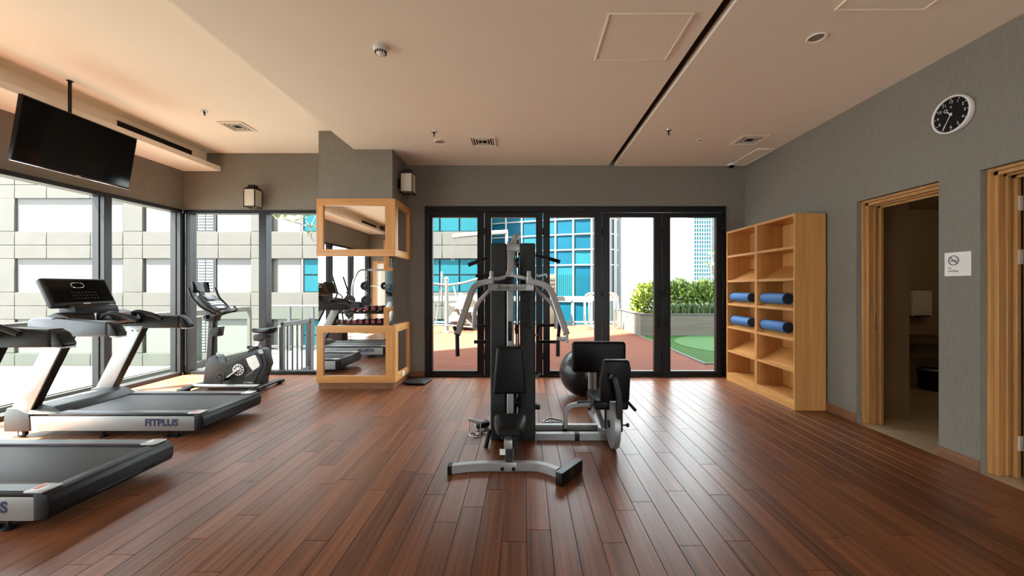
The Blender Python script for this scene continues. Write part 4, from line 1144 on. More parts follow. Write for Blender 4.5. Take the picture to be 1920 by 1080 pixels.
gp('grab_handle', MB().tube([P(1172, 748, 3.24), P(1191, 769, 3.08)], .013, 10), M['rubber'])
gp('foot_pad', MB().box((.466, 3.88, .452), (1.0, 3.95, .762), r=.035, seg=4), M['vinyl'])
gp('foot_pad_post', MB().tube([(.655, 3.96, .05), (.655, 3.96, .62)], .018, 12), M['silver_l'])
gp('foot_pad_post', MB().tube([(.70, 3.96, .05), (.70, 3.96, .62)], .018, 12), M['silver_l'])
gp('foot_pad_base', MB().bar([(.68, 3.36, .03), (.68, 4.02, .03)], .06, .05, c=.004), M['silver'])

# loose cable attachments on the floor
t = thing('stirrup_handle', 'silver stirrup cable handle lying on the floor by the weight machine', 'handle', (-.42, 3.45, 0))
q0, q1 = Vector((-.505, 3.52, .118)), Vector((-.385, 3.52, .088))
MB().tube([q0, q1], .014, 12).build('grip_bar', M['silver_l'], t)
MB().tube(fillet([q0 + Vector((.012, 0, 0)), Vector((-.495, 3.44, .008)), Vector((-.43, 3.40, .006)), Vector((-.385, 3.42, .008)), q1 - Vector((.008, 0, 0))], .03), .005, 8).build('stirrup_frame', M['chrome'], t)
MB().tube([(-.44 + .02 * math.cos(2 * PI * j / 16), 3.46 + .02 * math.sin(2 * PI * j / 16), .008) for j in range(16)], .004, 6, closed=True).build('swivel_ring', M['chrome'], t)
t = thing('chain_link', 'short silver chain beside the stirrup handle on the floor', 'chain', (-.39, 3.5, 0))
for k in range(6):
    cc = Vector((-.455 + k * .026, 3.47 + .012 * math.sin(k * 1.7), .010 + .004 * (k % 2)))
    MB().tube([cc + Vector((.018 * math.cos(2 * PI * j / 14), .011 * math.sin(2 * PI * j / 14) * (1 if k % 2 else .6), .006 * math.sin(2 * PI * j / 14) * (1 if k % 2 == 0 else 0))) for j in range(14)], .0035, 6, closed=True).build('link', M['chrome'] if k % 3 else M['dgrey'], t)
t = thing('bar_handle', 'black rubber grip leaning against the base of the weight machine', 'handle', (-.33, 3.3, 0))
MB().tube([P(918, 806, 3.26), P(911, 838, 3.20)], .018, 12).build('rubber_grip', M['rubber'], t)
MB().tube([P(911, 838, 3.20), P(910.5, 841, 3.195)], .020, 12).build('grip_end', M['plastic'], t)
t = thing('ankle_strap', 'small black ankle strap lying beside the weight machine', 'strap', (-.32, 3.62, 0))
MB().tube(fillet([(-.43, 3.60, .03), (-.39, 3.58, .045), (-.345, 3.62, .04), (-.355, 3.68, .035)], .03), .028, 10).build('strap_band', M['rubber'], t)
MB().tube([(-.44 + .012 * math.cos(2 * PI * j / 12), 3.59, .03 + .018 * math.sin(2 * PI * j / 12)) for j in range(12)], .003, 6, closed=True).build('strap_ring', M['chrome'], t)
t = thing('rope_handle', 'small silver handle resting on the floor behind the leg press rails', 'handle', (.28, 3.8, 0))
MB().tube(fillet([(.20, 3.80, .012), (.24, 3.83, .03), (.30, 3.82, .02), (.36, 3.80, .012)], .03), .010, 8).build('handle_bar', M['silver_l'], t)
MB().tube([(.20 + .02 * math.cos(2 * PI * j / 14), 3.80 + .02 * math.sin(2 * PI * j / 14), .009) for j in range(14)], .004, 6, closed=True).build('handle_ring', M['chrome'], t)

# ================================================================== EQUIPMENT SEEN IN THE MIRROR
t = thing('elliptical_trainer', 'black elliptical trainer reflected in the column mirror', 'elliptical', (-4.2, 1.05, 0))
ex, ey = -4.35, 1.0
MB().box((ex - .45, ey - .14, .04), (ex + .25, ey + .14, .42), r=.05, seg=3).build('drive_housing', M['dgrey'], t)
MB().bar([(ex, ey, .35), (ex - .12, ey, 1.15)], .09, .09, up=(1, 0, 0), c=.02).build('mast', M['dgrey'], t)
R = Matrix.Translation((ex - .10, ey, 1.28)) @ Matrix.Rotation(math.radians(-28), 4, 'Y')
c = MB().box((-.03, -.20, -.15), (.03, .20, .15), r=.02, M=R).build('console', M['plastic'], t)
MB().box((.03, -.15, -.08), (.032, .15, .11), M=R).build('console_display', M['screen'], c)
for s in (-1, 1):
    MB().tube(fillet([(ex + .1, ey + s * .22, .35), (ex + .02, ey + s * .25, .95), (ex + .20, ey + s * .27, 1.12), (ex + .06, ey + s * .26, 1.55)], .12), .020, 10).build('swing_handle', M['plastic'], t)
    MB().tube(fillet([(ex - .02, ey + s * .06, 1.05), (ex + .2, ey + s * .1, 1.0), (ex + .26, ey + s * .18, 1.08), (ex + .15, ey + s * .22, 1.18)], .06), .016, 8).build('fixed_handle', M['plastic'], t)
    MB().bar([(ex + .1, ey + s * .22, .33), (ex + .85, ey + s * .2, .28)], .05, .05, c=.008).build('pedal_arm', M['silver_l'], t)
    MB().box((ex + .35, ey + s * .2 - .07, .32), (ex + .72, ey + s * .2 + .07, .37), r=.01).build('pedal', M['plastic'], t)
MB().bar([(ex, ey, .06), (ex + 1.05, ey, .06)], .08, .06, c=.01).build('ground_rail', M['dgrey'], t)
for x in (ex - .4, ex + 1.03):
    MB().bar([(x, ey - .3, .035), (x, ey + .3, .035)], .07, .07, c=.01).build('stabiliser', M['dgrey'], t)

t = thing('dumbbell_rack', 'two tier black dumbbell rack reflected in the column mirror', 'rack', (-4.25, -.4, 0))
for x in (-5.0, -3.47):
    MB().bar([(x, -.25, .03), (x, -.62, .03)], .05, .06, c=.005).build('rack_foot', M['plastic'], t)
    MB().bar([(x, -.55, .05), (x, -.45, .80)], .05, .06, up=(0, 1, 0), c=.005).build('rack_post', M['plastic'], t)
tiers = ((-.28, .34), (-.42, .66))
for y, z in tiers:
    MB().box((-5.0, y - .11, z - .05), (-3.47, y - .07, z - .005), r=.003).build('rack_rail', M['plastic'], t)
    MB().box((-5.0, y + .05, z - .07), (-3.47, y + .09, z - .025), r=.003).build('rack_rail', M['plastic'], t)
M['maroon'] = mat('maroon_vinyl', (.13, .02, .035), .4)
def dumbbell(x, y, z, r, tier):
    t = thing('dumbbell', 'round maroon and black dumbbell on the %s tier of the rack' % tier, 'dumbbell', (x, y, z - r), 'dumbbells on the %s tier' % tier)
    for s in (-1, 1):
        h = MB().lathe([(r * .8, -.05), (r, -.035), (r, .035), (r * .8, .05)], (x, y + s * .085, z), 'Y', 18).build('dumbbell_head', M['rubber'], t)
        MB().lathe([(r * .72, .05), (r * .70, .054)] if s > 0 else [(r * .70, -.054), (r * .72, -.05)], (x, y + s * .085, z), 'Y', 18).build('head_disc', M['maroon'], h)
    MB().tube([(x, y - .04, z), (x, y + .04, z)], .016, 10).build('dumbbell_grip', M['chrome'], t)
for (y, z), n, r0, r1 in ((tiers[0], 9, .058, .072), (tiers[1], 8, .066, .078)):
    for k in range(n):
        r = r0 + (r1 - r0) * k / (n - 1)
        dumbbell(-4.88 + k * 1.28 / (n - 1), y, z + r - .005, r, 'lower' if z < .5 else 'upper')

t = thing('smith_machine', 'silver weight rack with barbell behind the dumbbells, reflected in mirror', 'weight rack', (-4.4, -1.6, 0))
for x in (-4.65, -4.05):
    MB().bar([(x, -1.55, .04), (x, -1.55, 1.80)], .06, .06, up=(0, 1, 0), c=.006).build('rack_upright', M['silver'], t)
    MB().bar([(x, -1.15, .035), (x, -2.1, .035)], .06, .06, c=.006).build('rack_foot', M['silver'], t)
    mb = MB()
    for k in range(12): mb.box((x + .03, -1.50, .45 + k * .1), (x + .06, -1.46, .49 + k * .1))
    mb.build('peg_row', M['plastic'], t)
MB().bar(fillet([(-4.95, -1.15, .03), (-4.93, -1.25, 1.45), (-4.80, -1.4, 1.80), (-4.60, -1.55, 1.80)], .2, 6), .05, .05, up=(0, 1, 0), c=.006).build('curved_brace', M['silver'], t)
MB().bar([(-4.68, -1.55, 1.80), (-4.02, -1.55, 1.80)], .06, .06, c=.006).build('rack_header', M['silver'], t)
MB().tube([(-4.95, -1.47, 1.33), (-3.75, -1.47, 1.33)], .014, 10).build('barbell', M['chrome'], t)
def plate(x, y, z, r):
    p = MB().lathe([(r * .25, -.022), (r * .6, -.014), (r * .8, -.022), (r, -.018), (r, .018), (r * .8, .022), (r * .6, .014), (r * .25, .022)], (x, y, z), 'Y', 28).build('weight_disc', M['rubber'], t)
    MB().lathe([(.024, -.026), (.024, .026)], (x, y, z), 'Y', 14).build('disc_hub', M['chrome'], p)
for x, y, z, r in ((-4.64, -1.40, 1.33, .13), (-4.07, -1.40, 1.33, .11), (-4.92, -1.06, .92, .15), (-4.62, -1.44, .90, .15), (-4.94, -1.06, .55, .12)):
    plate(x, y, z, r)

# ================================================================== OUTSIDE: TERRACE
M['deck'] = wood('deck_boards', (.058, .019, .012), (.102, .038, .024), rough=.75, axis='X', spec=.04)
M['conc'] = mat('fair_faced_concrete', (.040, .0395, .037), .85, noise=.16, scale=1.1, bump=.1, spec=.2)
M['conc_white'] = mat('white_blind_panel', (.062, .062, .060), .7, spec=.2)
M['planter'] = wood('board_marked_concrete', (.055, .052, .043), (.10, .096, .08), scale=(1, .2, .5), rough=.85, axis='X', spec=.2)
M['turf'] = mat('artificial_turf', (.0095, .034, .0034), .9, noise=.35, scale=60, bump=.5, spec=.1)
M['green'] = mat('putting_green', (.026, .060, .022), .9, noise=.12, scale=90, spec=.1)
M['greyrail'] = mat('grey_brown_rail', (.036, .033, .028), .6, noise=.1, scale=5)
M['darkrail'] = mat('slate_rail', (.03, .034, .037), .5)
M['whitemetal'] = mat('white_painted_steel', (.095, .095, .092), .4)
M['tarp'] = mat('beige_tarpaulin', (.05, .042, .029), .7, noise=.2, scale=8)
M['bglass'] = mat('blue_curtain_glass', (.0020, .031, .052), .4, .0, spec=.06, noise=.25, scale=.6)
M['bglass2'] = mat('pale_blue_glass', (.0055, .046, .060), .4, .0, spec=.06, noise=.2, scale=.5)
M['mull'] = mat('pale_mullion', (.10, .107, .112), .5)
M['fin'] = mat('grey_fin', (.03, .031, .035), .5)
M['ground'] = mat('street_ground', (.25, .24, .22), .9)
M['pale_roof'] = mat('pale_roof_paving', (.095, .09, .082), .85, noise=.1, scale=1.5, spec=.2)
M['bark'] = mat('grey_bark', (.13, .12, .10), .8, noise=.2, scale=30)
def leafmat(name, a, b):
    m, N, L, bs = newmat(name)
    oi = N.new('ShaderNodeAttribute'); oi.attribute_name = 'rnd'
    mx = N.new('ShaderNodeMix'); mx.data_type = 'RGBA'
    mx.inputs['A'].default_value = (*a, 1); mx.inputs['B'].default_value = (*b, 1)
    L.new(oi.outputs['Fac'], mx.inputs['Factor']); L.new(mx.outputs['Result'], bs.inputs['Base Color'])
    bs.inputs['Roughness'].default_value = .5
    return m
M['leaf_d'] = leafmat('dark_hedge_leaf', (.018, .048, .010), (.13, .20, .034))
M['leaf_y'] = leafmat('lime_and_sunlit_leaf', (.06, .10, .010), (.20, .24, .020))  # lime leaf colour; also paints the sun's glow on the hedge
M['blade'] = leafmat('grass_blade', (.022, .055, .017), (.11, .165, .07))

# timber deck: boards run across the doors
dk = struct('deck', (0, 9, 0))
MB().box((-3.3, 5.98, -.22), (3.04, 13.75, -.05)).build('deck_frame', M['subfloor'], dk)
y = YB + .13
nb = 0
rest = MB()
while y < 13.7:
    if y < 9.2: MB().box((-3.3, y, -.045), (3.04, y + .136, -.012), r=.004, seg=1).build('deck_board', M['deck'], dk)
    else: rest.box((-3.3, y, -.045), (3.04, y + .136, -.012))
    y += .142
rest.build('deck_board_rest', M['deck'], dk)['kind'] = 'stuff'
dk2 = struct('deck_side', (4, 6.3, 0))
for k in range(5):
    MB().box((3.045, YB + .13 + k * .19, -.045), (9, YB + .13 + k * .19 + .184, -.012), r=.004, seg=1).build('deck_board', M['deck'], dk2)
o = MB().box((3.085, 6.76, -.10), (9, 10.56, -.004)).build('lawn', M['turf']); tag(o, 'flat green artificial turf in front of the concrete planter', 'turf', kind='stuff')
o = MB().lathe([(1.72, -.004), (1.72, .004), (1.70, .006)], (5.22, 8.92, 0), 'Z', 64).build('putting_green', M['green']); tag(o, 'pale green round putting green set in the turf', 'putting green')
kb = struct('kerb_edge', (3.06, 6.7, 0))
for lo, hi in (((3.045, 6.73, -.1), (3.085, 10.56, .006)), ((3.045, 6.69, -.1), (9, 6.73, .006))):
    MB().box(lo, hi, r=.003, seg=1).build('edging_strip', M['conc_white'], kb)
o = MB().box((XL - 1.1, 1.0, -.30), (-3.3, 9.3, -.18)).build('terrace_slab', M['pale_roof']); o['kind'] = 'structure'
o = MB().box((XL - 1.1, -4.0, -.30), (XL - .14, 1.0, -.18)).build('terrace_slab', M['pale_roof']); o['kind'] = 'structure'
o = MB().box((-30, -16, -3.3), (XL - 1.11, 21.9, -3.1)).build('podium_roof', M['pale_roof']); o['kind'] = 'structure'
o = MB().box((XL - 1.1, -16, -.62), (12, -4.0, -.42)).build('podium_roof', M['pale_roof']); o['kind'] = 'structure'
o = MB().box((XL - .13, -4.0, -.3), (XR + 3, YR - .12, -.16)).build('terrace_slab', M['pale_roof']); o['kind'] = 'structure'
o = MB().box((-80, -30, -12.2), (80, 120, -12)).build('ground', M['ground']); o['kind'] = 'structure'
o = MB().box((XL - .1, YR - .1, -12), (XR + 3, 13.7, -.31)).build('podium', M['conc']); o['kind'] = 'structure'
o = MB().box((XR + 3, 5.8, -12), (12, 13.7, -.31)).build('podium', M['conc']); o['kind'] = 'structure'

# planter with hedge
pl = thing('planter', 'long board marked concrete planter holding the hedge', 'planter', (6, 11.8, 0))
for lo, hi in (((3.10, 10.57, -.1), (9.5, 10.75, .545)), ((3.10, 10.75, -.1), (3.28, 13.1, .545)), ((3.28, 12.95, -.1), (9.5, 13.1, .545))):
    MB().box(lo, hi, r=.006, seg=1).build('planter_wall', M['planter'], pl)
for lo, hi in (((3.09, 10.56, .545), (9.5, 10.77, .572)), ((3.09, 10.77, .545), (3.30, 13.11, .572))):
    MB().box(lo, hi, r=.003, seg=1).build('coping', M['conc'], pl)
MB().box((3.28, 10.75, .1), (9.5, 12.95, .47)).build('soil', M['brown'], pl)
def leaves(name, parent, m, n, ctr, rad, size, up=.3, zmin=.5):
    """a leafy mass: leaves spread through an uneven ellipsoid shell, each a folded blade"""
    vs, fs, rn = [], [], []
    for _ in range(n):
        d = Vector((random.gauss(0, 1), random.gauss(0, 1), random.gauss(0, 1))).normalized()
        q = .72 + .28 * random.random() + .10 * math.sin(d.x * 9 + d.z * 7) + .08 * math.sin(d.y * 11)
        p = Vector((ctr[0] + d.x * rad[0] * q, ctr[1] + d.y * rad[1] * q, ctr[2] + d.z * rad[2] * q))
        if p.z < zmin: continue
        a = (d + Vector((random.uniform(-.8, .8), random.uniform(-.8, .8), random.uniform(-.4, .8) + up))).normalized()
        b = a.orthogonal().normalized()
        b = (Matrix.Rotation(random.random() * 6.28, 3, a) @ b)
        c = a.cross(b)
        s = size * random.uniform(.6, 1.2)
        i = len(vs)
        vs += [p, p + a * s * .5 + b * s * .24 + c * s * .05, p + a * s, p + a * s * .5 - b * s * .24 + c * s * .05]
        fs.append((i, i + 1, i + 2)); fs.append((i, i + 2, i + 3))
        r = random.random(); rn += [r, r]
    me = bpy.data.meshes.new(name); me.from_pydata(vs, [], fs)
    me.attributes.new('rnd', 'FLOAT', 'FACE').data.foreach_set('value', rn)
    me.materials.append(m)
    return link(name, me, parent)
hedge = [('lime green leafy bush at the open end of the planter', 3.75, 11.75, .62, 'leaf_y'),
         ('dark green bush beside the lime green bush in the planter', 4.55, 11.9, .66, 'leaf_d'),
         ('dark green hedge bush between the lime bush and frangipani', 5.35, 11.9, .64, 'leaf_d'),
         ('mid green hedge bush just before the frangipani', 6.1, 11.9, .60, 'leaf_d'),
         ('green hedge bush beyond the frangipani', 6.9, 11.9, .62, 'leaf_d')]
for lab, x, y, rz, m in hedge:
    t = thing('hedge_bush', lab, 'bush', (x, y, .47), 'hedge bushes in the planter')
    leaves('foliage', t, M[m], 2600, (x, y, .80), (.56, .60, rz), .13)
    leaves('inner_foliage', t, M['leaf_d'], 900, (x, y, .78), (.42, .45, rz * .78), .17)
    if m == 'leaf_d':
        leaves('sun_painted_foliage', t, M['leaf_y'], 420, (x, y, 1.02), (.50, .55, rz * .72), .10, zmin=1.0)  # yellow-green leaves paint sunlight onto the dark bush tops
    mb = MB()
    for k in range(5):
        a = k * 1.3
        mb.tube([(x + .05 * math.cos(a), y + .05 * math.sin(a), .42), (x + .28 * math.cos(a), y + .28 * math.sin(a), 1.1)], .014, 6)
    mb.build('stem', M['bark'], t)
for k in range(13):
    x = 3.95 + k * .27
    t = thing('grass_clump', 'spiky green grass clump along the planter coping', 'grass', (x, 11.0, .47), 'spiky grass clumps in the planter')
    vs, fs, rn = [], [], []
    for _ in range(90):
        a = random.random() * 6.28; l = random.uniform(.28, .50); o_ = random.uniform(.15, .75)
        b0 = Vector((x + random.uniform(-.1, .1), 11.0 + random.uniform(-.1, .1), .46))
        dr = Vector((math.cos(a), math.sin(a), 0)); sd = Vector((-dr.y, dr.x, 0)) * .013
        m1 = b0 + dr * l * o_ * .45 + Vector((0, 0, l * .75)); tp = b0 + dr * l * o_ + Vector((0, 0, l * (1.0 - .35 * o_)))
        i = len(vs)
        vs += [b0 - sd, b0 + sd, m1 + sd, m1 - sd, tp]
        fs += [(i, i + 1, i + 2, i + 3), (i + 3, i + 2, i + 4)]
        r = random.random(); rn += [r, r]
    me = bpy.data.meshes.new('grass_blades'); me.from_pydata(vs, [], fs)
    me.attributes.new('rnd', 'FLOAT', 'FACE').data.foreach_set('value', rn)
    me.materials.append(M['blade'])
    link('grass_blades', me, t)['kind'] = 'stuff'
def frangipani(label, branches, tips, base):
    t = thing('frangipani_tree', label, 'tree', base)
    for pts, r in branches:
        n = len(pts)
        MB().tube(fillet(pts, .15, 4), r, 8).build('branch', M['bark'], t)
    for p in tips:
        vs, fs, rn = [], [], []
        p = Vector(p)
        for k in range(7):
            a = k * .9 + random.random(); l = random.uniform(.14, .24)
            dr = Vector((math.cos(a), math.sin(a) * .8, random.uniform(-.1, .8))).normalized()
            sd = dr.cross(Vector((0, 0, 1))).normalized() * l * .15
            i = len(vs)
            vs += [p, p + dr * l * .55 + sd, p + dr * l, p + dr * l * .55 - sd]
            fs += [(i, i + 1, i + 2), (i, i + 2, i + 3)]
            r = random.uniform(.4, 1); rn += [r, r]
        me = bpy.data.meshes.new('leaf_tuft'); me.from_pydata(vs, [], fs)
        me.attributes.new('rnd', 'FLOAT', 'FACE').data.foreach_set('value', rn)
        me.materials.append(M['leaf_d'])
        link('leaf_tuft', me, t)
frangipani('nearly bare frangipani tree beside the corner windows',
           [([(-2.95, 8.0, -.05), (-2.95, 8.0, 1.2), (-3.7, 8.0, 1.75), P(597, 462, 8.0)], .035),
            ([(-3.7, 8.0, 1.75), P(595, 458, 8.0), P(583, 447, 8), P(584, 428, 8), P(573, 414, 8)], .014), ([P(584, 428, 8), P(588, 413, 8), P(593, 405, 8)], .010), ([P(582, 424, 8), P(577, 424, 8), P(547, 415, 8), P(530, 410, 8)], .012),
            ([P(530, 410, 8), P(519, 411, 8)], .008), ([P(597, 470, 8), P(585, 455, 8)], .009)],
           [P(519, 411, 8), P(532, 408, 8), P(541, 403, 8), P(551, 415, 8), P(571, 408, 8), P(576, 440, 8), P(587, 425, 8)], (-2.95, 8.0, -.02))
frangipani('thin frangipani tree rising from the planter hedge',
           [([P(1347, 560, 12.3), P(1343, 530, 12.3), P(1337, 500, 12.3), P(1333, 478, 12.3)], .022), ([P(1342, 528, 12.3), P(1334, 515, 12.3), P(1329, 500, 12.3)], .014), ([P(1338, 503, 12.3), P(1341, 480, 12.3)], .010)],
           [P(1329, 499, 12.3), P(1337, 499, 12.3), P(1333, 477, 12.3), P(1342, 478, 12.3), P(1326, 496, 12.3)], (6.0, 12.3, .47))

# railings
def rail_run(name, label, a, b, ztop, zbot, posts, m, glass=True, rw=.09, rh=.06, balusters=0):
    a, b = Vector(a), Vector(b)
    t = thing(name, label, 'railing', ((a.x + b.x) / 2, (a.y + b.y) / 2, zbot))
    up = (0, 0, 1)
    MB().bar([Vector((a.x, a.y, ztop - rh / 2)), Vector((b.x, b.y, ztop - rh / 2))], rw, rh, up, c=.006).build('top_rail', m, t)
    MB().bar([Vector((a.x, a.y, zbot + .1)), Vector((b.x, b.y, zbot + .1))], .05, .05, up).build('bottom_rail', m, t)
    ps = [a.lerp(b, k / (posts - 1)) for k in range(posts)]
    for p in ps:
        MB().box((p.x - .03, p.y - .03, zbot), (p.x + .03, p.y + .03, ztop - rh)).build('post', m, t)
    if glass:
        for p, q in zip(ps[:-1], ps[1:]):
            d = (q - p).normalized()
            p2, q2 = p + d * .04, q - d * .04
            MB().bar([Vector((p2.x, p2.y, (ztop + zbot + .12 - rh) / 2)), Vector((q2.x, q2.y, (ztop + zbot + .12 - rh) / 2))], .01, ztop - rh - zbot - .14, up).build('glass_panel', M['rail_glass'], t)
    for k in range(balusters):
        p = a.lerp(b, (k + 1) / (balusters + 1))
        MB().box((p.x - .010, p.y - .010, zbot + .1), (p.x + .010, p.y + .010, ztop - rh)).build('baluster', m, t)
    return t
rail_run('balcony_railing', 'grey brown glass balustrade running along the window wall', (-6.0, -3.5), (-6.0, 8.6), .877, -.18, 9, M['greyrail'], rh=.10)
o = MB().box((-6.07, -3.6, -.18), (-5.93, 8.7, -.068)).build('terrace_kerb', M['conc']); o['kind'] = 'structure'
rail_run('balcony_railing', 'slim glass balustrade across the end of the side terrace', (-6.0, 9.15), (-3.3, 9.15), .877, -.18, 6, M['darkrail'], rw=.06, rh=.045)
rail_run('balcony_railing', 'grey glass balustrade at the far edge of the timber deck', (-5.6, 13.72), (3.25, 13.72), .97, -.02, 12, M['mull'], rh=.16, rw=.10)
rail_run('balcony_gate', 'slate grey metal gate with upright bars outside the corner window', (-3.70, 6.02), (-3.70, 6.82), .76, -.18, 2, M['darkrail'], glass=False, rw=.045, rh=.07, balusters=5)
MB().box((-3.735, 6.76, -.18), (-3.665, 6.86, .76)).build('gate_post', M['darkrail'], bpy.data.objects['balcony_gate'])
o = MB().box((-6.25, 7.12, -.6), (-6.09, 7.45, .74), r=.004, seg=1).build('terrace_post', M['greyrail']); tag(o, 'broad grey brown timber post in the side balustrade', 'post')

# pool ladder hoops
for y, lab in ((12.15, 'large bent steel pool ladder rail nearer the glass doors'), (12.55, 'large bent steel pool ladder rail nearer the far balustrade')):
    t = thing('ladder_rail', lab, 'ladder rail', (2.2, y, 0), 'pool ladder rails')
    dx = (y - 12.15) * .5
    pts = fillet([(2.75 + dx, y, .0), (2.75 + dx, y, 1.10), (1.84 + dx, y, 1.10), (1.84 + dx, y, .08), (2.4 + dx, y, .04)], .22, 8)
    MB().tube(pts, .036 if y < 12.3 else .028, 12).build('steel_tube', M['chrome'], t)
    MB().lathe([(.07, -.012), (.07, .0), (.04, .012)], (2.75 + dx, y, 0), 'Z', 18).build('floor_flange', M['chrome'], t)
# white exercise frame and covered furniture
t = thing('outdoor_exerciser', 'white steel outdoor exercise post with spread arms on the deck', 'exerciser', (-2.27, 11.45, 0))
MB().lathe([(.15, -.012), (.15, .01), (.07, .03)], (-2.27, 11.45, 0), 'Z', 24).build('base_plate', M['whitemetal'], t)
MB().tube([(-2.27, 11.45, 0), (-2.27, 11.45, 1.52)], .062, 14).build('post', M['whitemetal'], t)
MB().sphere((-2.27, 11.45, 1.53), .068, 16, 10).build('post_cap', M['whitemetal'], t)
for pts in ([(-2.27, 11.45, 1.34), (-1.7, 11.3, 1.42), (-1.05, 11.2, 1.62)], [(-2.27, 11.45, 1.34), (-2.7, 11.2, 1.40), (-3.1, 11.0, 1.42)], [(-2.42, 11.5, 1.75), (-2.42, 11.5, .9)]):
    MB().tube(fillet(pts, .2), .034, 10).build('arm', M['whitemetal'], t)
for x0, x1 in ((-2.42, -2.55), (-2.05, -1.75)):
    MB().tube([(x0, 11.35, 1.32), (x1, 11.3, .22)], .022, 8).build('swing_bar', M['whitemetal'], t)
MB().tube([(-2.9, 11.2, .0), (-2.55, 11.3, .22), (-1.4, 11.3, .14)], .024, 8).build('foot_rail', M['whitemetal'], t)
t = thing('covered_furniture', 'heap of furniture under crumpled beige tarpaulin on the deck', 'covered furniture', (-1.75, 12.3, 0))
mb = MB(); mb.sphere((-1.72, 12.35, .45), .62, 36, 22, (.95, .8, .98))
for v in mb.bm.verts:
    c_ = v.co - Vector((-1.72, 12.35, .45))
    v.co += c_ * (.16 * math.sin(c_.x * 13 + c_.z * 9) * math.cos(c_.y * 11) + .10 * math.sin(c_.z * 17 + c_.x * 5))
    v.co.z = max(v.co.z, -.011)
mb.build('tarpaulin', M['tarp'], t)
for p, q in (((-1.35, 12.0, 0), (-1.3, 12.0, .75)), ((-1.1, 12.1, 0), (-1.1, 12.1, .55)), ((-2.2, 12.1, .25), (-1.1, 12.05, .30))):
    MB().tube([p, q], .022, 8).build('chair_tube', M['whitemetal'], t)
t = thing('cantilever_post', 'tall white post with a long horizontal arm above the deck', 'post', (-.54, 12.4, 0))
MB().tube([(-.57, 12.4, -.012), (-.57, 12.4, 3.05)], .045, 12).build('post', M['whitemetal'], t)
MB().bar([P(952, 435, 12.4), P(900, 438, 12.4), P(850, 443, 12.4)], .10, .14, c=.03).build('arm', M['whitemetal'], t)
MB().box(P(848, 446, 12.35), P(862, 440, 12.45), r=.01).build('arm_end', M['mull'], t)
for x in (849, 853): MB().tube([P(x, 444, 12.38), P(x - 2, 490, 12.38)], .007, 6).build('cord', M['greyrail'], t)
t = thing('air_conditioner', 'beige slatted outdoor air conditioner behind the deck railing', 'air conditioner', (.95, 13.2, 0))
MB().box((.62, 13.05, .0), (1.04, 13.5, 1.72), r=.02).build('casing', M['tarp'], t)
for k in range(7): MB().box((.68, 13.035, .75 + k * .13), (.98, 13.05, .82 + k * .13)).build('slat', M['greyrail'], t)

# ================================================================== OUTSIDE: BUILDINGS
FY = 22.0
FS = F / FY
def fx(px): return (px - CX) / FS
def fz(py): return H - (py - CY) / FS
fa = thing('concrete_building', 'pale concrete panelled building with recessed windows across the street', 'building', (-20, FY, -12))
MB().box((fx(-420), FY + .30, -12), (fx(906), FY + 2.2, 12)).build('core_wall', M['conc_white'], fa)
rowtop = [258, 371, 485, 599, 713]           # top of each window row (photo pixels at the facade plane)
WH, ROW = 63, 114
bays = [-213 - 240, -213, 27, 267, 507, 747]
panel_count = 0
def panel(x0, x1, y0, y1, d=0):
    MB().box((fx(x0) + .012, FY + d, fz(y1) + .012), (fx(x1) - .012, FY + .30, fz(y0) - .012), r=.012, seg=1).build('concrete_panel', M['conc'], fa)
for b in bays:
    pr = 203 if b != 747 else 159
    for rt in rowtop:
        if b + pr + 37 < 900: panel(b + pr, b + 240, rt, rt + WH)                            # pier
        for s in range(2):
            ya, yb_ = rt + WH + s * 25.5, rt + WH + (s + 1) * 25.5
            if b == 747:
                for xa, xb in ((747, 829), (829, 906)): panel(xa, xb, ya, yb_)
            else:
                for xa, xb in ((b, b + 60), (b + 60, b + 142), (b + 142, b + pr), (b + pr, b + 240)): panel(xa, xb, ya, yb_)
        # what fills the recess
        z0, z1 = fz(rt + WH) + .0, fz(rt)
        def fill(name, xa, xb, m, za=z0, zb=z1, d0=.10, d1=.298):
            return MB().box((fx(xa), FY + d0, za), (fx(xb), FY + d1, zb)).build(name, m, fa)
        if b < 267:
            fill('window_panel', b + 2, b + 200, M['conc_white'])
        elif b == 267:
            fill('window_panel', b + 4, b + 82, M['conc_white']); fill('window_panel', b + 138, b + 202, M['conc_white'])
            for c_ in range(3):
                xa = 355 + c_ * 15.4
                mb = MB()
                n = 11
                for k in range(n):
                    zz = z0 + .08 + k * (z1 - z0 - .1) / n
                    mb.box((fx(xa), FY + .03, zz), (fx(xa + 13), FY + .09, zz + .09))
                mb.build('louvre', M['mull'], fa)
            fill('louvre_back', 353, 402, M['fin'])
        else:
            start = b + 60 if b == 507 else b + 3
            if b == 507: fill('window_panel', b + 12, b + 55, M['conc_white'])
            x = start; end = b + (200 if b == 507 else 157)
            while x < end - 4:
                xb = min(x + 37, end)
                zm = z0 + (z1 - z0) * .52
                fill('window_pane', x + 1.5, xb - 1.5, M['bglass2'], z0 + .04, zm - .04)
                fill('window_pane', x + 1.5, xb - 1.5, M['bglass2'], zm + .04, z1 - .04)
                x += 37
            MB().box((fx(start - 3), FY + .05, z0), (fx(start), FY + .298, z1)).build('window_frame', M['mull'], fa)

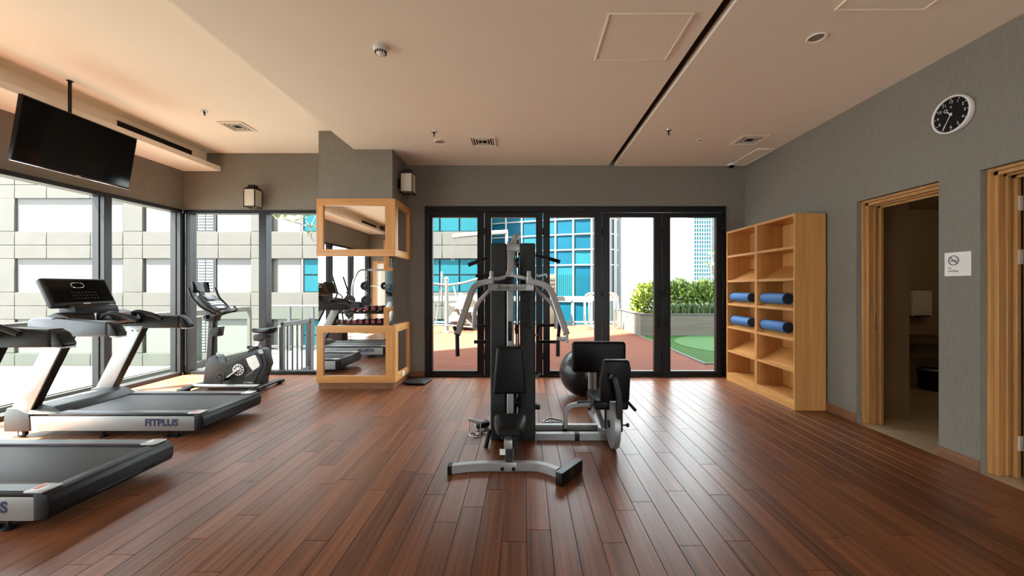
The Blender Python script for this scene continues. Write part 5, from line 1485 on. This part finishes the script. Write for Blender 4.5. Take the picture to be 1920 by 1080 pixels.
# curved curtain wall tower
gb = thing('glass_building', 'curved blue glass curtain wall building beside the concrete block', 'building', (1, 23.5, -12))
plan = []
ctrl = [(fx(904), 24.6), (-1.2, 24.0), (0.4, 23.35), (2.0, 22.75), (3.4, 22.3), (4.35, 22.2), (5.0, 22.45), (5.45, 23.0), (5.75, 23.9), (5.9, 25.5), (5.9, 28)]
def cat(p0, p1, p2, p3, t):
    return tuple(.5 * ((2 * b) + (-a + c) * t + (2 * a - 5 * b + 4 * c - d) * t * t + (-a + 3 * b - 3 * c + d) * t ** 3) for a, b, c, d in zip(p0, p1, p2, p3))
for i in range(len(ctrl) - 1):
    p0, p1, p2, p3 = ctrl[max(i - 1, 0)], ctrl[i], ctrl[i + 1], ctrl[min(i + 2, len(ctrl) - 1)]
    for k in range(24): plan.append(cat(p0, p1, p2, p3, k / 24))
plan.append(ctrl[-1])
cum = [0]
for a, b in zip(plan[:-1], plan[1:]): cum.append(cum[-1] + math.hypot(b[0] - a[0], b[1] - a[1]))
def at_len(s):
    for i in range(len(cum) - 1):
        if cum[i + 1] >= s:
            t = (s - cum[i]) / (cum[i + 1] - cum[i])
            return Vector((plan[i][0] + (plan[i + 1][0] - plan[i][0]) * t, plan[i][1] + (plan[i + 1][1] - plan[i][1]) * t, 0))
    return Vector((*plan[-1], 0))
marks = [.35 + k * 1.04 for k in range(7)]
marks += [marks[-1] + .5 * (k + 1) for k in range(8)]
zrow = [-11.5, -4, -2.6, -1.3, -.45, .85, 2.0, 2.55, 3.5, 4.38, 5.2, 6.1, 7.0, 8.0]
zrow = [-11.5, -5, -3.2, -1.5, .66, 2.55, 3.42, 4.30, 5.18, 6.1, 7.0, 8.0, 9.2]
for i in range(len(marks) - 1):
    a, b = at_len(marks[i]), at_len(marks[i + 1])
    nrm = Vector((b.y - a.y, -(b.x - a.x), 0)).normalized()
    dark = i >= 6
    for j in range(len(zrow) - 1):
        z = (zrow[j] + zrow[j + 1]) / 2; h = zrow[j + 1] - zrow[j] - .07
        m = M['fin'] if dark and i % 2 == 0 else (M['bglass2'] if (i * 3 + j * 5) % 4 == 0 and not dark else M['bglass'])
        MB().bar([a + Vector((0, 0, z)), b + Vector((0, 0, z))], .04, h).build('curtain_pane', m, gb)
for i, s in enumerate(marks):
    a = at_len(s)
    wd = .045 if i < 7 else .09
    MB().box((a.x - wd, a.y - .12 - (.05 if i >= 7 else 0), -11.9), (a.x + wd, a.y + .03, 9.3)).build('mullion', M['mull'] if i < 7 or i % 2 else M['fin'], gb)
for z in zrow:
    pts = [at_len(marks[0] + (marks[-1] - marks[0]) * k / 40) + Vector((0, -.03, z)) for k in range(41)]
    MB().bar(pts, .08, .075).build('transom', M['mull'], gb)
pts = [at_len(marks[0] + (marks[6] - marks[0]) * k / 30) + Vector((0, -.04, .55)) for k in range(31)]
MB().bar(pts, .10, .22).build('floor_band', M['mull'], gb)
# slim blinds behind the tall row
for i in range(6):
    a, b = at_len(marks[i]), at_len(marks[i + 1])
    mb = MB()
    for k in range(1, 9):
        p = a.lerp(b, k / 9)
        mb.box((p.x - .012, p.y - .045, .75), (p.x + .012, p.y - .03, 2.0))
    mb.build('blind_stripe', M['bglass2'], gb)
inner = [(p[0], p[1] + .15) for p in plan] + [(fx(904), 28)]
MB().prism(inner, 'Z', -11.9, 9.1).build('core', M['fin'], gb)

# distant towers
tw = thing('distant_tower', 'tall distant blue office tower with white window grid', 'building', (30, 62, -12))
TY = 62.0; ts = F / TY
x0, x1 = (1301 - CX) / ts, (1333 - CX) / ts
MB().prism([(x0, TY), (x1, TY), (x1 * 1.16, TY + 9), (x0 * 1.16, TY + 9)], 'Z', -12, 22).build('tower_core', M['bglass2'], tw)
mb = MB()
for k in range(52): mb.box((x0 - .05, TY - .08, -11 + k * .63), (x1, TY, -11 + k * .63 + .11))
mb.build('floor_band', M['mull'], tw)
mb = MB()
for k in range(8):
    xx = x0 + (x1 - x0) * k / 7
    mb.box((xx - .045, TY - .1, -12), (xx + .045, TY, 22))
mb.build('tower_mullion', M['mull'], tw)
MB().box((x1, TY + 1, -12), (x1 + 4, TY + 9, 20)).build('side_wing', M['conc_white'], tw)
for k in range(9):
    for q in range(2): MB().box((x1 + .5 + q * .9, TY + .9, -6 + k * 2.8), (x1 + 1.1 + q * .9, TY + 1, -5 + k * 2.8)).build('wing_window', M['fin'], tw)
bd = thing('distant_block', 'low pale building in the haze left of the blue tower', 'building', (27, 75, -12))
MB().box(((1286 - CX) * 75 / F, 75, -12), ((1300 - CX) * 75 / F, 80, 3.2)).build('block_wall', M['conc_white'], bd)
for k in range(3):
    xx = (1288 - CX) * 75 / F + k * .42
    MB().box((xx, 74.95, .2), (xx + .14, 75, 2.9)).build('block_window', M['mull'], bd)
